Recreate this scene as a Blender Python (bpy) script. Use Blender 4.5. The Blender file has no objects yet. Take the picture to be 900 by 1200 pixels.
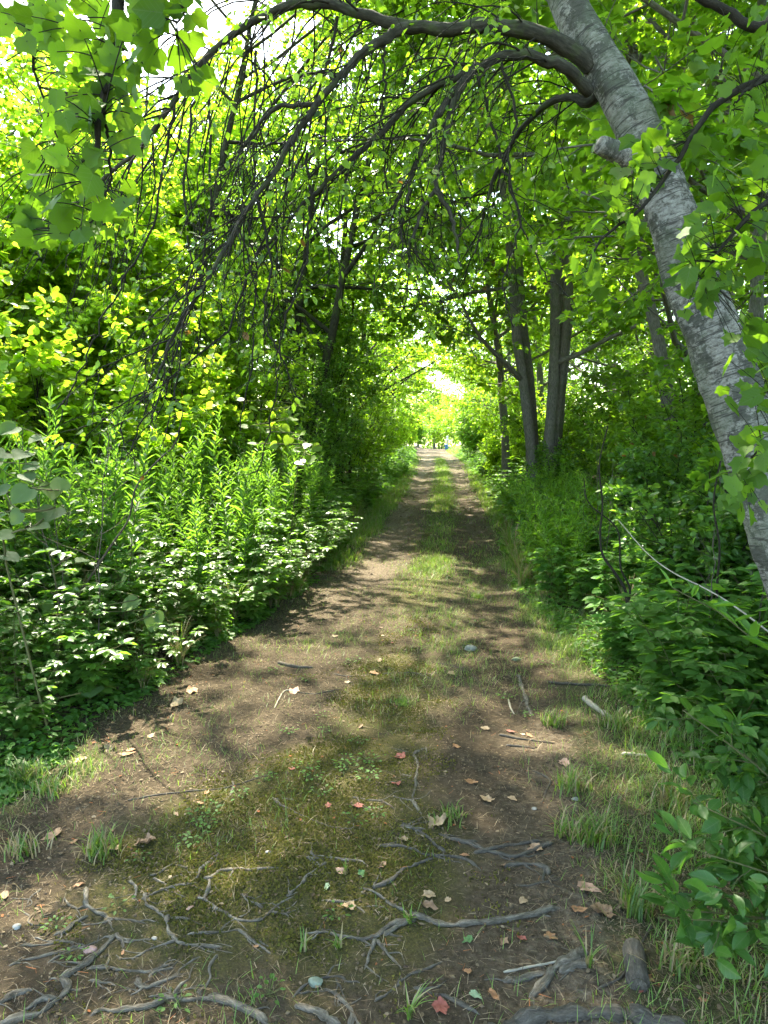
import bpy, math, random
import numpy as np
from mathutils import Vector
C = bpy.context.scene.collection
sc = bpy.context.scene
R = math.radians
rng = np.random.default_rng(11)

# ------------------------------------------------------------------ camera
cam = bpy.data.objects.new('camera', bpy.data.cameras.new('camera'))
C.objects.link(cam)
cam.location = (0, 0, 1.6)
cam.rotation_euler = (R(90 - 6.5), 0, R(4.5))
cam.data.sensor_fit = 'VERTICAL'
cam.data.sensor_height = 34.6
cam.data.lens = 24
cam.data.clip_start = 0.05
cam.data.clip_end = 2000
sc.camera = cam
# ------------------------------------------------------------------ light
SUN_EL, SUN_AZ = 54, -24            # azimuth from +Y towards +X
w = bpy.data.worlds.new('World'); sc.world = w; w.use_nodes = True
nt = w.node_tree; bg = nt.nodes['Background']
sky = nt.nodes.new('ShaderNodeTexSky'); sky.sky_type = 'NISHITA'; sky.sun_disc = False
sky.sun_elevation = R(SUN_EL); sky.sun_rotation = R(SUN_AZ)
sky.air_density = 1.0; sky.dust_density = 1.5
nt.links.new(sky.outputs[0], bg.inputs[0]); bg.inputs[1].default_value = 0.15
sun = bpy.data.objects.new('sun', bpy.data.lights.new('sun', 'SUN'))
C.objects.link(sun)
sun.data.energy = 2.9; sun.data.angle = R(0.55); sun.data.color = (1, .95, .86)
sd = Vector((math.sin(R(SUN_AZ)) * math.cos(R(SUN_EL)), math.cos(R(SUN_AZ)) * math.cos(R(SUN_EL)), math.sin(R(SUN_EL))))
sun.rotation_euler = sd.to_track_quat('Z', 'Y').to_euler()
sc.view_settings.view_transform = 'Standard'; sc.view_settings.look = 'None'
sc.view_settings.exposure = 3.3; sc.view_settings.gamma = 1
sc.view_settings.use_white_balance = True; sc.view_settings.white_balance_temperature = 7200; sc.view_settings.white_balance_tint = 2
sc.cycles.max_bounces = 8; sc.cycles.diffuse_bounces = 6; sc.cycles.glossy_bounces = 2
sc.cycles.transmission_bounces = 4; sc.cycles.use_denoising = True
sc.cycles.use_adaptive_sampling = True; sc.cycles.adaptive_threshold = 0.02
sc.cycles.sample_clamp_indirect = 6
sc.cycles.caustics_reflective = False; sc.cycles.caustics_refractive = False

# ------------------------------------------------------------------ helpers
F_ = 832.0
_m = np.array(cam.rotation_euler.to_matrix())
CAM = np.array([0, 0, 1.6])
def ray(px, py):
    d = np.array([(px - 450) / F_, (600 - py) / F_, -1.0])
    return _m @ d
def P(px, py, Y):                   # the point of the place seen at that spot, Y metres ahead
    d = ray(px, py); return CAM + d * (Y / d[1])
_hash = np.random.default_rng(5).random((256, 256))
def vnoise(x, y):
    xi = np.floor(x).astype(int); yi = np.floor(y).astype(int); fx = x - xi; fy = y - yi
    fx = fx * fx * (3 - 2 * fx); fy = fy * fy * (3 - 2 * fy)
    h = lambda a, b: _hash[a & 255, b & 255]
    return (h(xi, yi) * (1 - fx) + h(xi + 1, yi) * fx) * (1 - fy) + (h(xi, yi + 1) * (1 - fx) + h(xi + 1, yi + 1) * fx) * fy
def fbm(x, y, o=3):
    s = 0; a = .5
    for i in range(o):
        s = s + a * vnoise(x * 2 ** i + 17.3 * i, y * 2 ** i + 9.1 * i); a *= .5
    return s / (1 - .5 ** o)
def sstep(a, b, x):
    t = np.clip((x - a) / (b - a), 0, 1); return t * t * (3 - 2 * t)
def ctr(y):
    return -.95 * np.exp(-np.clip(y, 0, 500) / 5.0) + .05 - .7 * sstep(34, 60, y)
def halfw(y):
    return 1.22 - .36 * sstep(3.5, 7.5, y) + .35 * sstep(18, 40, y) + .9 * sstep(45, 60, y)
def hgt(x, y):
    x = np.asarray(x, float); y = np.asarray(y, float)
    u = x - ctr(y); d = np.abs(u)
    h = .05 * (fbm(x * .6, y * .6) - .5) + .035 * (fbm(x * 2.3 + 5, y * 2.3) - .5) + .016 * (fbm(x * 9, y * 9, 2) - .5)
    h = h + .16 * sstep(1.2, 2.6, d) * (1 + .8 * (fbm(x * .8 + 3, y * .8) - .5))
    far = sstep(4, 9, y)
    h = h - .035 * far * (np.exp(-((d - .62) / .25) ** 2)) + .03 * (1 - far) * np.exp(-(u / .9) ** 2)
    return h - .02 * (np.clip(y, 62, 400) - 62)
def G(px, py, dz=0.0):
    d = ray(px, py); z = 0.0
    for _ in range(12):
        t = (z - CAM[2]) / d[2]; p = CAM + d * t; z = float(hgt(p[0], p[1]))
    return np.array([p[0], p[1], z + dz])

def mesh_data(name, V, faces, mat, tint=None, smooth=True, bark=None):
    """faces: list of int arrays (n, k)"""
    me = bpy.data.meshes.new(name)
    V = np.asarray(V, np.float32)
    me.vertices.add(len(V)); me.vertices.foreach_set('co', V.ravel())
    idx = np.concatenate([f.ravel() for f in faces]).astype(np.int32)
    tot = np.concatenate([np.full(len(f), f.shape[1]) for f in faces])
    st = np.concatenate([[0], np.cumsum(tot)[:-1]]).astype(np.int32)
    me.loops.add(len(idx)); me.loops.foreach_set('vertex_index', idx)
    me.polygons.add(len(st)); me.polygons.foreach_set('loop_start', st)
    me.update(calc_edges=True)
    if smooth: me.polygons.foreach_set('use_smooth', np.ones(len(st), bool))
    if tint is not None:
        a = me.attributes.new('tint', 'FLOAT', 'POINT'); a.data.foreach_set('value', np.asarray(tint, np.float32))
    if bark is not None:
        a = me.attributes.new('bark', 'FLOAT_VECTOR', 'POINT'); a.data.foreach_set('vector', np.asarray(bark, np.float32).ravel())
    if mat: me.materials.append(mat)
    return me
def link(name, me, parent=None, loc=None):
    o = bpy.data.objects.new(name, me); C.objects.link(o)
    if parent is not None: o.parent = parent
    if loc is not None: o.location = loc
    return o
def tag(o, label=None, cat=None, group=None, kind=None):
    if label: o['label'] = label
    if cat: o['category'] = cat
    if group: o['group'] = group
    if kind: o['kind'] = kind
    return o
def empty(name, loc=(0, 0, 0), rz=0):
    o = bpy.data.objects.new(name, None); C.objects.link(o); o.location = loc; o.rotation_euler = (0, 0, rz); o.empty_display_size = .1
    return o
def copy_thing(o, loc, rz=0, s=1.0):
    c = o.copy(); C.objects.link(c); c.location = loc; c.rotation_euler = (0, 0, rz); c.scale = (s, s, s)
    for ch in list(o.children):
        d = ch.copy(); C.objects.link(d); d.parent = c
    return c

def nrm(a): return a / (np.linalg.norm(a, axis=-1, keepdims=True) + 1e-9)
def tubes(Pl, Rd, sides=5):
    """Pl (n,k,3), Rd (n,k) -> verts, quads, bark coords"""
    n, k, _ = Pl.shape
    T = np.gradient(Pl, axis=1); T = nrm(T)
    ref = np.where(np.abs(T[..., 2:3]) > .9, np.array([1., 0, 0]), np.array([0, 0, 1.]))
    m = nrm(np.median(T, axis=1)); r1 = np.where(np.abs(m[:, 2:3]) > .8, np.array([1., .1, 0]), np.array([0, 0, 1.]))
    ref = np.repeat(r1[:, None], k, 1)
    A = nrm(np.cross(T, ref)); B = np.cross(T, A)
    th = np.arange(sides) / sides * 2 * np.pi
    V = Pl[:, :, None] + Rd[:, :, None, None] * (np.cos(th)[None, None, :, None] * A[:, :, None] + np.sin(th)[None, None, :, None] * B[:, :, None])
    s = np.concatenate([np.zeros((n, 1)), np.cumsum(np.linalg.norm(np.diff(Pl, axis=1), axis=2), 1)], 1)
    bk = np.stack([np.cos(th)[None, None] * Rd[:, :, None], np.sin(th)[None, None] * Rd[:, :, None], np.repeat(s[:, :, None], sides, 2)], -1)
    i = np.arange(n)[:, None, None] * k * sides; j = np.arange(k - 1)[None, :, None] * sides; t = np.arange(sides)[None, None, :]; t2 = (t + 1) % sides
    q = np.stack([i + j + t, i + j + t2, i + j + sides + t2, i + j + sides + t], -1).reshape(-1, 4)
    return V.reshape(-1, 3), q, bk.reshape(-1, 3)
def resample(pts, k, smooth=True):
    pts = np.asarray(pts, float)
    # Catmull-Rom through the points
    n = len(pts); ext = np.vstack([2 * pts[0] - pts[1], pts, 2 * pts[-1] - pts[-2]])
    u = np.linspace(0, n - 1, k); i = np.minimum(u.astype(int), n - 2); t = (u - i)[:, None]
    p0, p1, p2, p3 = ext[i], ext[i + 1], ext[i + 2], ext[i + 3]
    return .5 * (2 * p1 + (p2 - p0) * t + (2 * p0 - 5 * p1 + 4 * p2 - p3) * t ** 2 + (3 * p1 - p0 - 3 * p2 + p3) * t ** 3)
class TB:                            # several tubes gathered into one part
    def __init__(s): s.V = []; s.Q = []; s.B = []; s.n = 0
    def add(s, Pl, Rd, sides=5):
        if len(Pl) == 0: return s
        V, q, b = tubes(np.asarray(Pl, float), np.asarray(Rd, float), sides)
        s.V.append(V); s.Q.append(q + s.n); s.B.append(b); s.n += len(V); return s
    def me(s, name, mat):
        return mesh_data(name, np.vstack(s.V), [np.vstack(s.Q)], mat, bark=np.vstack(s.B))

def grow(rng, Pl, Rd, m, t0, t1, L, ang, k=6, grav=0., wob=.12, rr=.01, flat=.0, tip=.35):
    n, K, _ = Pl.shape
    t = t0 + (t1 - t0) * (np.arange(m)[None] + rng.random((n, m))) / m
    x = t * (K - 1); i = np.minimum(x.astype(int), K - 2); f = (x - i)[..., None]
    ar = np.arange(n)[:, None]
    base = Pl[ar, i] * (1 - f) + Pl[ar, i + 1] * f
    tan = nrm(Pl[ar, i + 1] - Pl[ar, i]); rad = Rd[ar, i] * (1 - f[..., 0]) + Rd[ar, i + 1] * f[..., 0]
    rp = rng.normal(size=(n, m, 3)); rp = rp - (rp * tan).sum(-1, keepdims=True) * tan; rp = nrm(rp)
    if flat > 0:
        side = nrm(np.cross(tan, [0, 0, 1.])) * np.where(np.arange(m) % 2, 1, -1)[None, :, None]
        rp = nrm(rp * (1 - flat) + side * flat)
    a = R(1) * (ang + rng.normal(size=(n, m, 1)) * 9)
    d = np.cos(a) * tan + np.sin(a) * rp
    Lv = L(t) if callable(L) else L * (1.15 - .7 * (t - t0) / (t1 - t0 + 1e-6))
    Lv = Lv * (.75 + .5 * rng.random((n, m)))
    d = d.reshape(-1, 3); p = base.reshape(-1, 3); st = (Lv.reshape(-1, 1)) / (k - 1); out = [p]
    for _ in range(k - 1):
        d = d + wob * rng.normal(size=d.shape); d[:, 2] += grav; d = nrm(d); p = p + d * st; out.append(p)
    out = np.stack(out, 1)
    r0 = np.minimum(rr, rad.reshape(-1) * .7)
    return out, r0[:, None] * np.linspace(1, tip, k)[None]

# leaf outlines: y from stalk to tip
def T_(pts, faces): return np.array(pts, float), faces
LEAF = {
 'oval': T_([(0,0,0),(.27,.28,.05),(.24,.66,.05),(0,1,-.04),(-.24,.66,.05),(-.27,.28,.05)], [np.array([(0,1,2,3),(0,3,4,5)])]),
 'lance': T_([(0,0,0),(.10,.25,.03),(.09,.62,.02),(0,1,-.1),(-.09,.62,.02),(-.10,.25,.03)], [np.array([(0,1,2,3),(0,3,4,5)])]),
 'needle': T_([(-.03,0,0),(.03,0,0),(.02,1,.02),(-.02,1,.02)], [np.array([(0,1,2,3)])]),
 'mapl': T_([(0,0,0),(.28,-.02,.04),(.46,.42,.07),(.2,.56,.03),(0,1,-.05),(-.2,.56,.03),(-.46,.42,.07),(-.28,-.02,.04)], [np.array([(0,1,2,3,4),(0,4,5,6,7)])]),
 'maple': T_([(0,.34,-.03),(0,.02,0),(.16,-.07,.02),(.32,-.02,.02),(.46,.12,.05),(.44,.27,.03),(.45,.42,.04),(.50,.63,.07),(.37,.65,.04),(.27,.66,.02),(.17,.80,.0),(0,1.02,-.07),
              (-.17,.80,.0),(-.27,.66,.02),(-.37,.65,.04),(-.50,.63,.07),(-.45,.42,.04),(-.44,.27,.03),(-.46,.12,.05),(-.32,-.02,.02),(-.16,-.07,.02)],
             [np.array([(0, i, i + 1) for i in range(1, 20)] + [(0, 20, 1)])]),
 'heart': T_([(0,.4,-.04),(0,.05,0),(.2,-.08,.03),(.42,.02,.05),(.52,.26,.05),(.44,.55,.04),(.24,.8,.0),(0,1,-.08),(-.24,.8,.0),(-.44,.55,.04),(-.52,.26,.05),(-.42,.02,.05),(-.2,-.08,.03)],
             [np.array([(0, i, i + 1) for i in range(1, 12)] + [(0, 12, 1)])]),
 'blade': T_([(-.012,0,0),(.012,0,0),(.011,.5,.06),(-.011,.5,.06),(0,1,.25)], [np.array([(0,1,2,3)]), np.array([(3,2,4)])]),
}
def _ovh():
    v = []; ys = np.linspace(0, 1, 7); wd = [.01, .12, .20, .235, .215, .13, .0]
    for y, w_ in zip(ys, wd):
        z = -.28 * (y - .3) ** 2
        v += [(-w_, y, z + .05 + .01 * math.sin(9 * y)), (0, y, z), (w_, y, z + .05 - .01 * math.sin(8 * y))]
    f = []
    for i in range(6):
        f += [(3*i, 3*i+1, 3*i+4, 3*i+3), (3*i+1, 3*i+2, 3*i+5, 3*i+4)]
    return T_(v, [np.array(f)])
LEAF['ovalhi'] = _ovh()
def leaves(pos, d, N, size, kind, tint, name, mat, keep=None):
    if keep is not None:
        k = keep(pos); pos, d, N, size, tint = pos[k], d[k], N[k], size[k], tint[k]
    tv, tf = LEAF[kind]
    Y = nrm(d); Z = nrm(N - (N * Y).sum(-1, keepdims=True) * Y); X = np.cross(Y, Z)
    n = len(pos); q = len(tv)
    sz = size[:, None, None]
    wv = 1 + .25 * (np.random.default_rng(n).random((n, 1, 1)) - .5)
    fold = .4 + 1.8 * np.random.default_rng(n + 1).random((n, 1, 1))
    V = pos[:, None] + sz * (tv[None, :, 0:1] * wv * X[:, None] + tv[None, :, 1:2] * Y[:, None] + tv[None, :, 2:3] * fold * Z[:, None])
    faces = [(np.arange(n)[:, None, None] * q + f[None]).reshape(-1, f.shape[1]) for f in tf]
    me = mesh_data(name, V.reshape(-1, 3), faces, mat, tint=np.repeat(tint, q), smooth=False)
    if kind in ('maple', 'heart', 'ovalhi'):
        a = me.attributes.new('luv', 'FLOAT_VECTOR', 'POINT'); L_ = np.tile(np.concatenate([tv[:, :2], np.ones((q, 1))], 1), (n, 1)).astype(np.float32)
        a.data.foreach_set('vector', L_.ravel())
    return me
def leaf_sites(rng, Pl, per, size, t0=.1, up=.8, droop=.15, sv=.3):
    n, K, _ = Pl.shape
    t = t0 + (1 - t0) * rng.random((n, per)); x = t * (K - 1); i = np.minimum(x.astype(int), K - 2); f = (x - i)[..., None]
    ar = np.arange(n)[:, None]
    p = (Pl[ar, i] * (1 - f) + Pl[ar, i + 1] * f).reshape(-1, 3); tan = nrm(Pl[ar, i + 1] - Pl[ar, i]).reshape(-1, 3)
    side = nrm(np.cross(tan, [0, 0, 1.])) * rng.choice([-1, 1], (len(p), 1))
    d = nrm(tan * .5 + side * (.5 + .5 * rng.random((len(p), 1))) + .35 * rng.normal(size=p.shape) - [0, 0, droop])
    N = nrm(np.array([0, 0, up]) + .5 * rng.normal(size=p.shape))
    s = size * (1 - sv + 2 * sv * rng.random(len(p)))
    p = p + d * s[:, None] * .35
    tint = np.clip(rng.beta(2, 2.6, len(p)) + .12 * np.repeat(rng.normal(size=n), per), 0, .97)
    br = rng.random(len(p)) < .002; tint[br] = 1
    return p, d, N, s, tint

# ------------------------------------------------------------------ materials
def nodes(name):
    m = bpy.data.materials.new(name); m.use_nodes = True; return m, m.node_tree
def ramp(nt, stops, fac=None, interp='LINEAR'):
    r = nt.nodes.new('ShaderNodeValToRGB'); r.color_ramp.interpolation = interp
    e = r.color_ramp.elements
    while len(e) < len(stops): e.new(.5)
    for a, (p, c) in zip(e, stops): a.position = p; a.color = (*c, 1)
    if fac is not None: nt.links.new(fac, r.inputs[0])
    return r
def noise(nt, vec, scale, detail=4, rough=.6):
    n = nt.nodes.new('ShaderNodeTexNoise'); n.inputs['Scale'].default_value = scale
    n.inputs['Detail'].default_value = detail; n.inputs['Roughness'].default_value = rough
    if vec is not None: nt.links.new(vec, n.inputs['Vector'])
    return n
def mixc(nt, fac, a, b, mode='MIX'):
    m = nt.nodes.new('ShaderNodeMix'); m.data_type = 'RGBA'; m.blend_type = mode
    for s, v in ((m.inputs[0], fac), (m.inputs[6], a), (m.inputs[7], b)):
        if hasattr(v, 'links') or hasattr(v, 'is_linked'): nt.links.new(v, s)
        elif isinstance(v, tuple): s.default_value = (*v, 1) if len(v) == 3 else v
        else: s.default_value = v
    return m.outputs[2]
def math_(nt, op, a, b=None, clamp=False):
    m = nt.nodes.new('ShaderNodeMath'); m.operation = op; m.use_clamp = clamp
    for s, v in ((m.inputs[0], a), (m.inputs[1], b)):
        if v is None: continue
        if hasattr(v, 'is_linked'): nt.links.new(v, s)
        else: s.default_value = v
    return m.outputs[0]
def attr(nt, name):
    a = nt.nodes.new('ShaderNodeAttribute'); a.attribute_name = name; return a
def leaf_mat(name, c0, c1, c2, tr, rough=.42, tf=.42, spec=.5, old=(.25, .13, .03)):
    m, nt = nodes(name); b = nt.nodes['Principled BSDF']
    a = attr(nt, 'tint').outputs['Fac']
    rp = ramp(nt, [(0, c0), (.5, c1), (.96, c2), (1, old)], a)
    oi = nt.nodes.new('ShaderNodeObjectInfo')
    hv = nt.nodes.new('ShaderNodeHueSaturation'); nt.links.new(rp.outputs[0], hv.inputs['Color'])
    nt.links.new(math_(nt, 'ADD', math_(nt, 'MULTIPLY', oi.outputs['Random'], .4), .8), hv.inputs['Value'])
    sx = nt.nodes.new('ShaderNodeSeparateXYZ'); nt.links.new(attr(nt, 'luv').outputs['Vector'], sx.inputs[0])
    ax = math_(nt, 'ABSOLUTE', sx.outputs[0]); mid = math_(nt, 'LESS_THAN', ax, .014)
    fr = math_(nt, 'FRACT', math_(nt, 'MULTIPLY', math_(nt, 'SUBTRACT', sx.outputs[1], math_(nt, 'MULTIPLY', ax, .9)), 5.5))
    vein = math_(nt, 'MULTIPLY', math_(nt, 'MAXIMUM', mid, math_(nt, 'LESS_THAN', fr, .09)), sx.outputs[2])
    hv_out = mixc(nt, math_(nt, 'MULTIPLY', vein, .45), hv.outputs[0], (.16, .22, .08))
    nt.links.new(hv_out, b.inputs['Base Color'])
    b.inputs['Roughness'].default_value = rough; b.inputs['Specular IOR Level'].default_value = spec
    t = nt.nodes.new('ShaderNodeBsdfTranslucent')
    rt = ramp(nt, [(0, tuple(x * .62 for x in tr)), (.5, tr), (.96, tuple(min(1, x * 1.25) for x in tr)), (1, old)], a)
    nt.links.new(mixc(nt, math_(nt, 'MULTIPLY', vein, .4), rt.outputs[0], (.12, .2, .02)), t.inputs[0])
    mx = nt.nodes.new('ShaderNodeMixShader'); mx.inputs[0].default_value = tf
    nt.links.new(b.outputs[0], mx.inputs[1]); nt.links.new(t.outputs[0], mx.inputs[2])
    nt.links.new(mx.outputs[0], nt.nodes['Material Output'].inputs[0])
    return m
M = {}
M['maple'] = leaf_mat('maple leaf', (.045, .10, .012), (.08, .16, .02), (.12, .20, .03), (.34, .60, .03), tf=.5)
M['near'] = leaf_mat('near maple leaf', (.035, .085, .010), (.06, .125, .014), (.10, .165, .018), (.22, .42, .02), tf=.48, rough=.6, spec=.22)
M['sunny'] = leaf_mat('sunlit-toned leaf', (.07, .14, .015), (.11, .19, .02), (.16, .235, .03), (.53, .80, .05), tf=.6)  # brighter copy of the maple leaf, sunlit look put into its colour
M['shrub'] = leaf_mat('shrub leaf', (.042, .10, .022), (.07, .145, .03), (.11, .185, .04), (.25, .50, .04), rough=.36, tf=.45)
M['weed'] = leaf_mat('weed leaf', (.04, .105, .022), (.065, .15, .032), (.10, .19, .045), (.26, .52, .04), rough=.55, tf=.45, spec=.3)
M['fern'] = leaf_mat('pale weed leaf', (.06, .145, .022), (.09, .19, .03), (.12, .23, .04), (.32, .60, .04), rough=.45, tf=.5)
M['glossy'] = leaf_mat('glossy oval leaf', (.028, .085, .014), (.045, .12, .02), (.075, .165, .028), (.17, .38, .03), rough=.4, tf=.35, spec=.35)
M['grape'] = leaf_mat('broad vine leaf', (.06, .11, .045), (.09, .15, .055), (.13, .17, .04), (.26, .40, .03), rough=.6, spec=.3)
M['grass'] = leaf_mat('grass blade', (.06, .13, .02), (.10, .18, .03), (.17, .21, .06), (.26, .42, .04), rough=.5, tf=.35, old=(.32, .25, .13))
M['moss'] = leaf_mat('moss sprig', (.045, .047, .012), (.085, .08, .018), (.15, .125, .035), (.2, .2, .03), rough=.8, tf=.2, spec=.1, old=(.2, .14, .06))
M['litter'] = leaf_mat('dry litter', (.05, .035, .025), (.16, .115, .07), (.32, .25, .17), (.2, .14, .07), rough=.8, tf=.12, spec=.15, old=(.32, .12, .05))

def bark_mat(name, c0, c1, c2, scale=1.0, moss=.0, bump=.5, white=False, patch=(.06, .09, .02)):
    m, nt = nodes(name); b = nt.nodes['Principled BSDF']; b.inputs['Roughness'].default_value = .88; b.inputs['Specular IOR Level'].default_value = .2
    at = attr(nt, 'bark').outputs['Vector']
    mp = nt.nodes.new('ShaderNodeMapping'); nt.links.new(at, mp.inputs[0])
    mp.inputs['Scale'].default_value = (scale, scale, scale * (2.4 if white else .25))
    n1 = noise(nt, mp.outputs[0], 26 if white else 60, 9, .74)
    n2 = noise(nt, at, 9 * scale, 3)
    if white:
        base = ramp(nt, [(.30, (.035, .03, .027)), (.40, c0), (.52, c1), (.75, c2)], n1.outputs[0])
        # dark cracks and patches, grey-green lichen
        n3 = noise(nt, at, 7, 9, .78); k = ramp(nt, [(.485, (0,0,0)), (.52, (1,1,1))], n3.outputs[0])
        col = mixc(nt, math_(nt, 'MULTIPLY', k.outputs[0], .8), base.outputs[0], (.05, .052, .04))
        n4 = noise(nt, at, 4, 4); k2 = ramp(nt, [(.48, (0,0,0)), (.56, (1,1,1))], n4.outputs[0])
        col = mixc(nt, math_(nt, 'MULTIPLY', k2.outputs[0], .45), col, (.13, .15, .10))
        mp2 = nt.nodes.new('ShaderNodeMapping'); nt.links.new(at, mp2.inputs[0]); mp2.inputs['Scale'].default_value = (4, 4, 70)
        n5 = noise(nt, mp2.outputs[0], 1.6, 2); k3 = ramp(nt, [(.585, (0,0,0)), (.63, (1,1,1))], n5.outputs[0])
        col = mixc(nt, math_(nt, 'MULTIPLY', k3.outputs[0], .8), col, (.05, .045, .04))
        hsrc = math_(nt, 'ADD', math_(nt, 'MULTIPLY', n1.outputs[0], .6), math_(nt, 'MULTIPLY', n3.outputs[0], .5))
    else:
        base = ramp(nt, [(.3, c0), (.5, c1), (.75, c2)], n1.outputs[0])
        k = ramp(nt, [(.5, (0,0,0)), (.65, (1,1,1))], n2.outputs[0])
        col = mixc(nt, math_(nt, 'MULTIPLY', k.outputs[0], moss), base.outputs[0], patch)
        hsrc = n1.outputs[0]
    nt.links.new(col, b.inputs['Base Color'])
    bp = nt.nodes.new('ShaderNodeBump'); bp.inputs['Strength'].default_value = bump; bp.inputs['Distance'].default_value = .03 if white else .012
    nt.links.new(hsrc, bp.inputs['Height']); nt.links.new(bp.outputs[0], b.inputs['Normal'])
    return m
M['birch'] = bark_mat('pale peeling bark', (.12, .108, .092), (.27, .252, .222), (.48, .455, .41), white=True, bump=1.0)
M['bark'] = bark_mat('grey bark', (.05, .044, .036), (.14, .125, .105), (.25, .23, .20), moss=.35)
M['limb'] = bark_mat('dark mossy bark', (.012, .011, .007), (.034, .031, .022), (.095, .088, .068), moss=.5)
M['twig'] = bark_mat('dark twig', (.010, .009, .006), (.021, .018, .012), (.05, .044, .03), scale=3)
M['stem'] = bark_mat('green brown stem', (.05, .05, .02), (.10, .10, .04), (.15, .13, .06), scale=3)
M['root'] = bark_mat('weathered root', (.035, .029, .021), (.12, .102, .08), (.30, .265, .22), scale=1.6, moss=.35, bump=1.0, patch=(.045, .036, .022))
M['rootdark'] = bark_mat('dark root', (.028, .023, .019), (.085, .074, .062), (.18, .16, .13), scale=1.6, moss=.35, bump=1.0, patch=(.04, .032, .022))
M['palewood'] = bark_mat('bleached stick', (.16, .13, .10), (.30, .26, .20), (.42, .37, .30), scale=2)
M['stickd'] = bark_mat('dark stick', (.03, .025, .02), (.08, .065, .05), (.16, .14, .11), scale=2)

def soil_mat():
    m, nt = nodes('forest soil'); b = nt.nodes['Principled BSDF']; b.inputs['Roughness'].default_value = .95; b.inputs['Specular IOR Level'].default_value = .15
    g = nt.nodes.new('ShaderNodeNewGeometry').outputs['Position']
    n1 = noise(nt, g, 3.2, 6, .62); n2 = noise(nt, g, 34, 5, .7); n3 = noise(nt, g, 140, 3, .7); n4 = noise(nt, g, 7, 5, .65)
    dirt = ramp(nt, [(.25, (.014, .010, .006)), (.45, (.038, .027, .016)), (.62, (.08, .058, .037)), (.8, (.18, .14, .095))], math_(nt, 'ADD', math_(nt, 'MULTIPLY', n2.outputs[0], .6), math_(nt, 'MULTIPLY', n1.outputs[0], .42)))
    dry = ramp(nt, [(.3, (.06, .043, .029)), (.5, (.14, .105, .075)), (.75, (.29, .25, .20))], n2.outputs[0])
    col = mixc(nt, math_(nt, 'MULTIPLY', attr(nt, 'dry').outputs['Fac'], .9), dirt.outputs[0], dry.outputs[0])
    # dry thatch of grass bits
    th = ramp(nt, [(.3, (.024, .030, .009)), (.55, (.058, .062, .022)), (.8, (.14, .13, .06))], n3.outputs[0])
    kg = math_(nt, 'SUBTRACT', math_(nt, 'MULTIPLY', attr(nt, 'grassy').outputs['Fac'], 1.5), n4.outputs[0])
    kg = math_(nt, 'MULTIPLY', kg, 3.5, True)
    col = mixc(nt, math_(nt, 'MULTIPLY', kg, .85), col, th.outputs[0])
    ms = ramp(nt, [(.3, (.022, .022, .008)), (.5, (.052, .048, .014)), (.66, (.10, .085, .024)), (.8, (.17, .14, .05))], n3.outputs[0])
    km = math_(nt, 'SUBTRACT', math_(nt, 'MULTIPLY', attr(nt, 'moss').outputs['Fac'], 1.35), math_(nt, 'ADD', math_(nt, 'MULTIPLY', n4.outputs[0], .8), math_(nt, 'MULTIPLY', n2.outputs[0], .25)))
    km = math_(nt, 'MULTIPLY', km, 3.0, True)
    col = mixc(nt, math_(nt, 'MULTIPLY', km, .85), col, ms.outputs[0])
    nt.links.new(col, b.inputs['Base Color'])
    bp = nt.nodes.new('ShaderNodeBump'); bp.inputs['Strength'].default_value = .9; bp.inputs['Distance'].default_value = .02
    nt.links.new(math_(nt, 'ADD', math_(nt, 'MULTIPLY', n2.outputs[0], .8), math_(nt, 'MULTIPLY', n3.outputs[0], .45)), bp.inputs['Height'])
    nt.links.new(bp.outputs[0], b.inputs['Normal'])
    return m
M['soil'] = soil_mat()

# ------------------------------------------------------------------ ground and path: one surface, split along the path's edge
def axis_(dense0, dense1, step, out0, out1, gr=1.12):
    a = list(np.arange(dense0, dense1, step)); s = step
    while a[-1] < out1: s = min(s * gr, 8); a.append(a[-1] + s)
    s = step
    while a[0] > out0: s = min(s * gr, 8); a.insert(0, a[0] - s)
    return np.array(a)
xs = axis_(-2.6, 2.2, .028, -150, 150); ys = axis_(1.3, 7.0, .026, -60, 260, 1.035)
XX, YY = np.meshgrid(xs, ys); ZZ = hgt(XX, YY)
def moss_f(x, y):
    k = np.exp(-(((x + .62) / .66) ** 2 + ((y - 2.4) / .75) ** 2)) * 1.25
    k += np.exp(-(((x + .28) / .42) ** 2 + ((y - 4.2) / 1.3) ** 2)) * .85
    k += .6 * np.exp(-(((x - ctr(y)) / .5) ** 2)) * sstep(5, 7, y) * (1 - sstep(10, 14, y))
    return k * (.55 + .9 * fbm(x * 1.6 + 4, y * 1.6))
def grass_f(x, y):                   # how grassy the ground is
    u = x - ctr(y); e = halfw(y) + .35 * (fbm(x * 1.3, y * 1.3 + 7) - .5)
    k = sstep(-.25, .35, np.abs(u) - e) * (1 - sstep(.9, 1.7, np.abs(u) - e) * .6)
    k = k * np.where(u < 0, np.clip(sstep(7.5, 9.5, y) + .7 * (1 - sstep(3.0, 3.7, y)) + .2, 0, 1), 1.)
    mid = np.exp(-((u - .05) / .34) ** 2) * sstep(4.2, 8, y) * (.7 + .45 * sstep(11, 15, y)) * (1 - .75 * sstep(36, 46, y))
    near = .42 * np.exp(-((u - .35) / .5) ** 2) * (1 - sstep(7, 10, y)) * sstep(3.2, 4.2, y)
    rg = .5 * sstep(.9, 1.2, u) * (1 - sstep(6, 9, y))
    thin = .40 * np.clip(fbm(x * 1.4 + 61, y * 1.4) * 2.4 - .75, 0, 1) * (1 - .7 * np.exp(-((u + .8) / .35) ** 2) * sstep(4.5, 6, y))
    return np.clip(np.maximum.reduce([k, mid, near, rg, thin]) , 0, 1)
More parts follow.
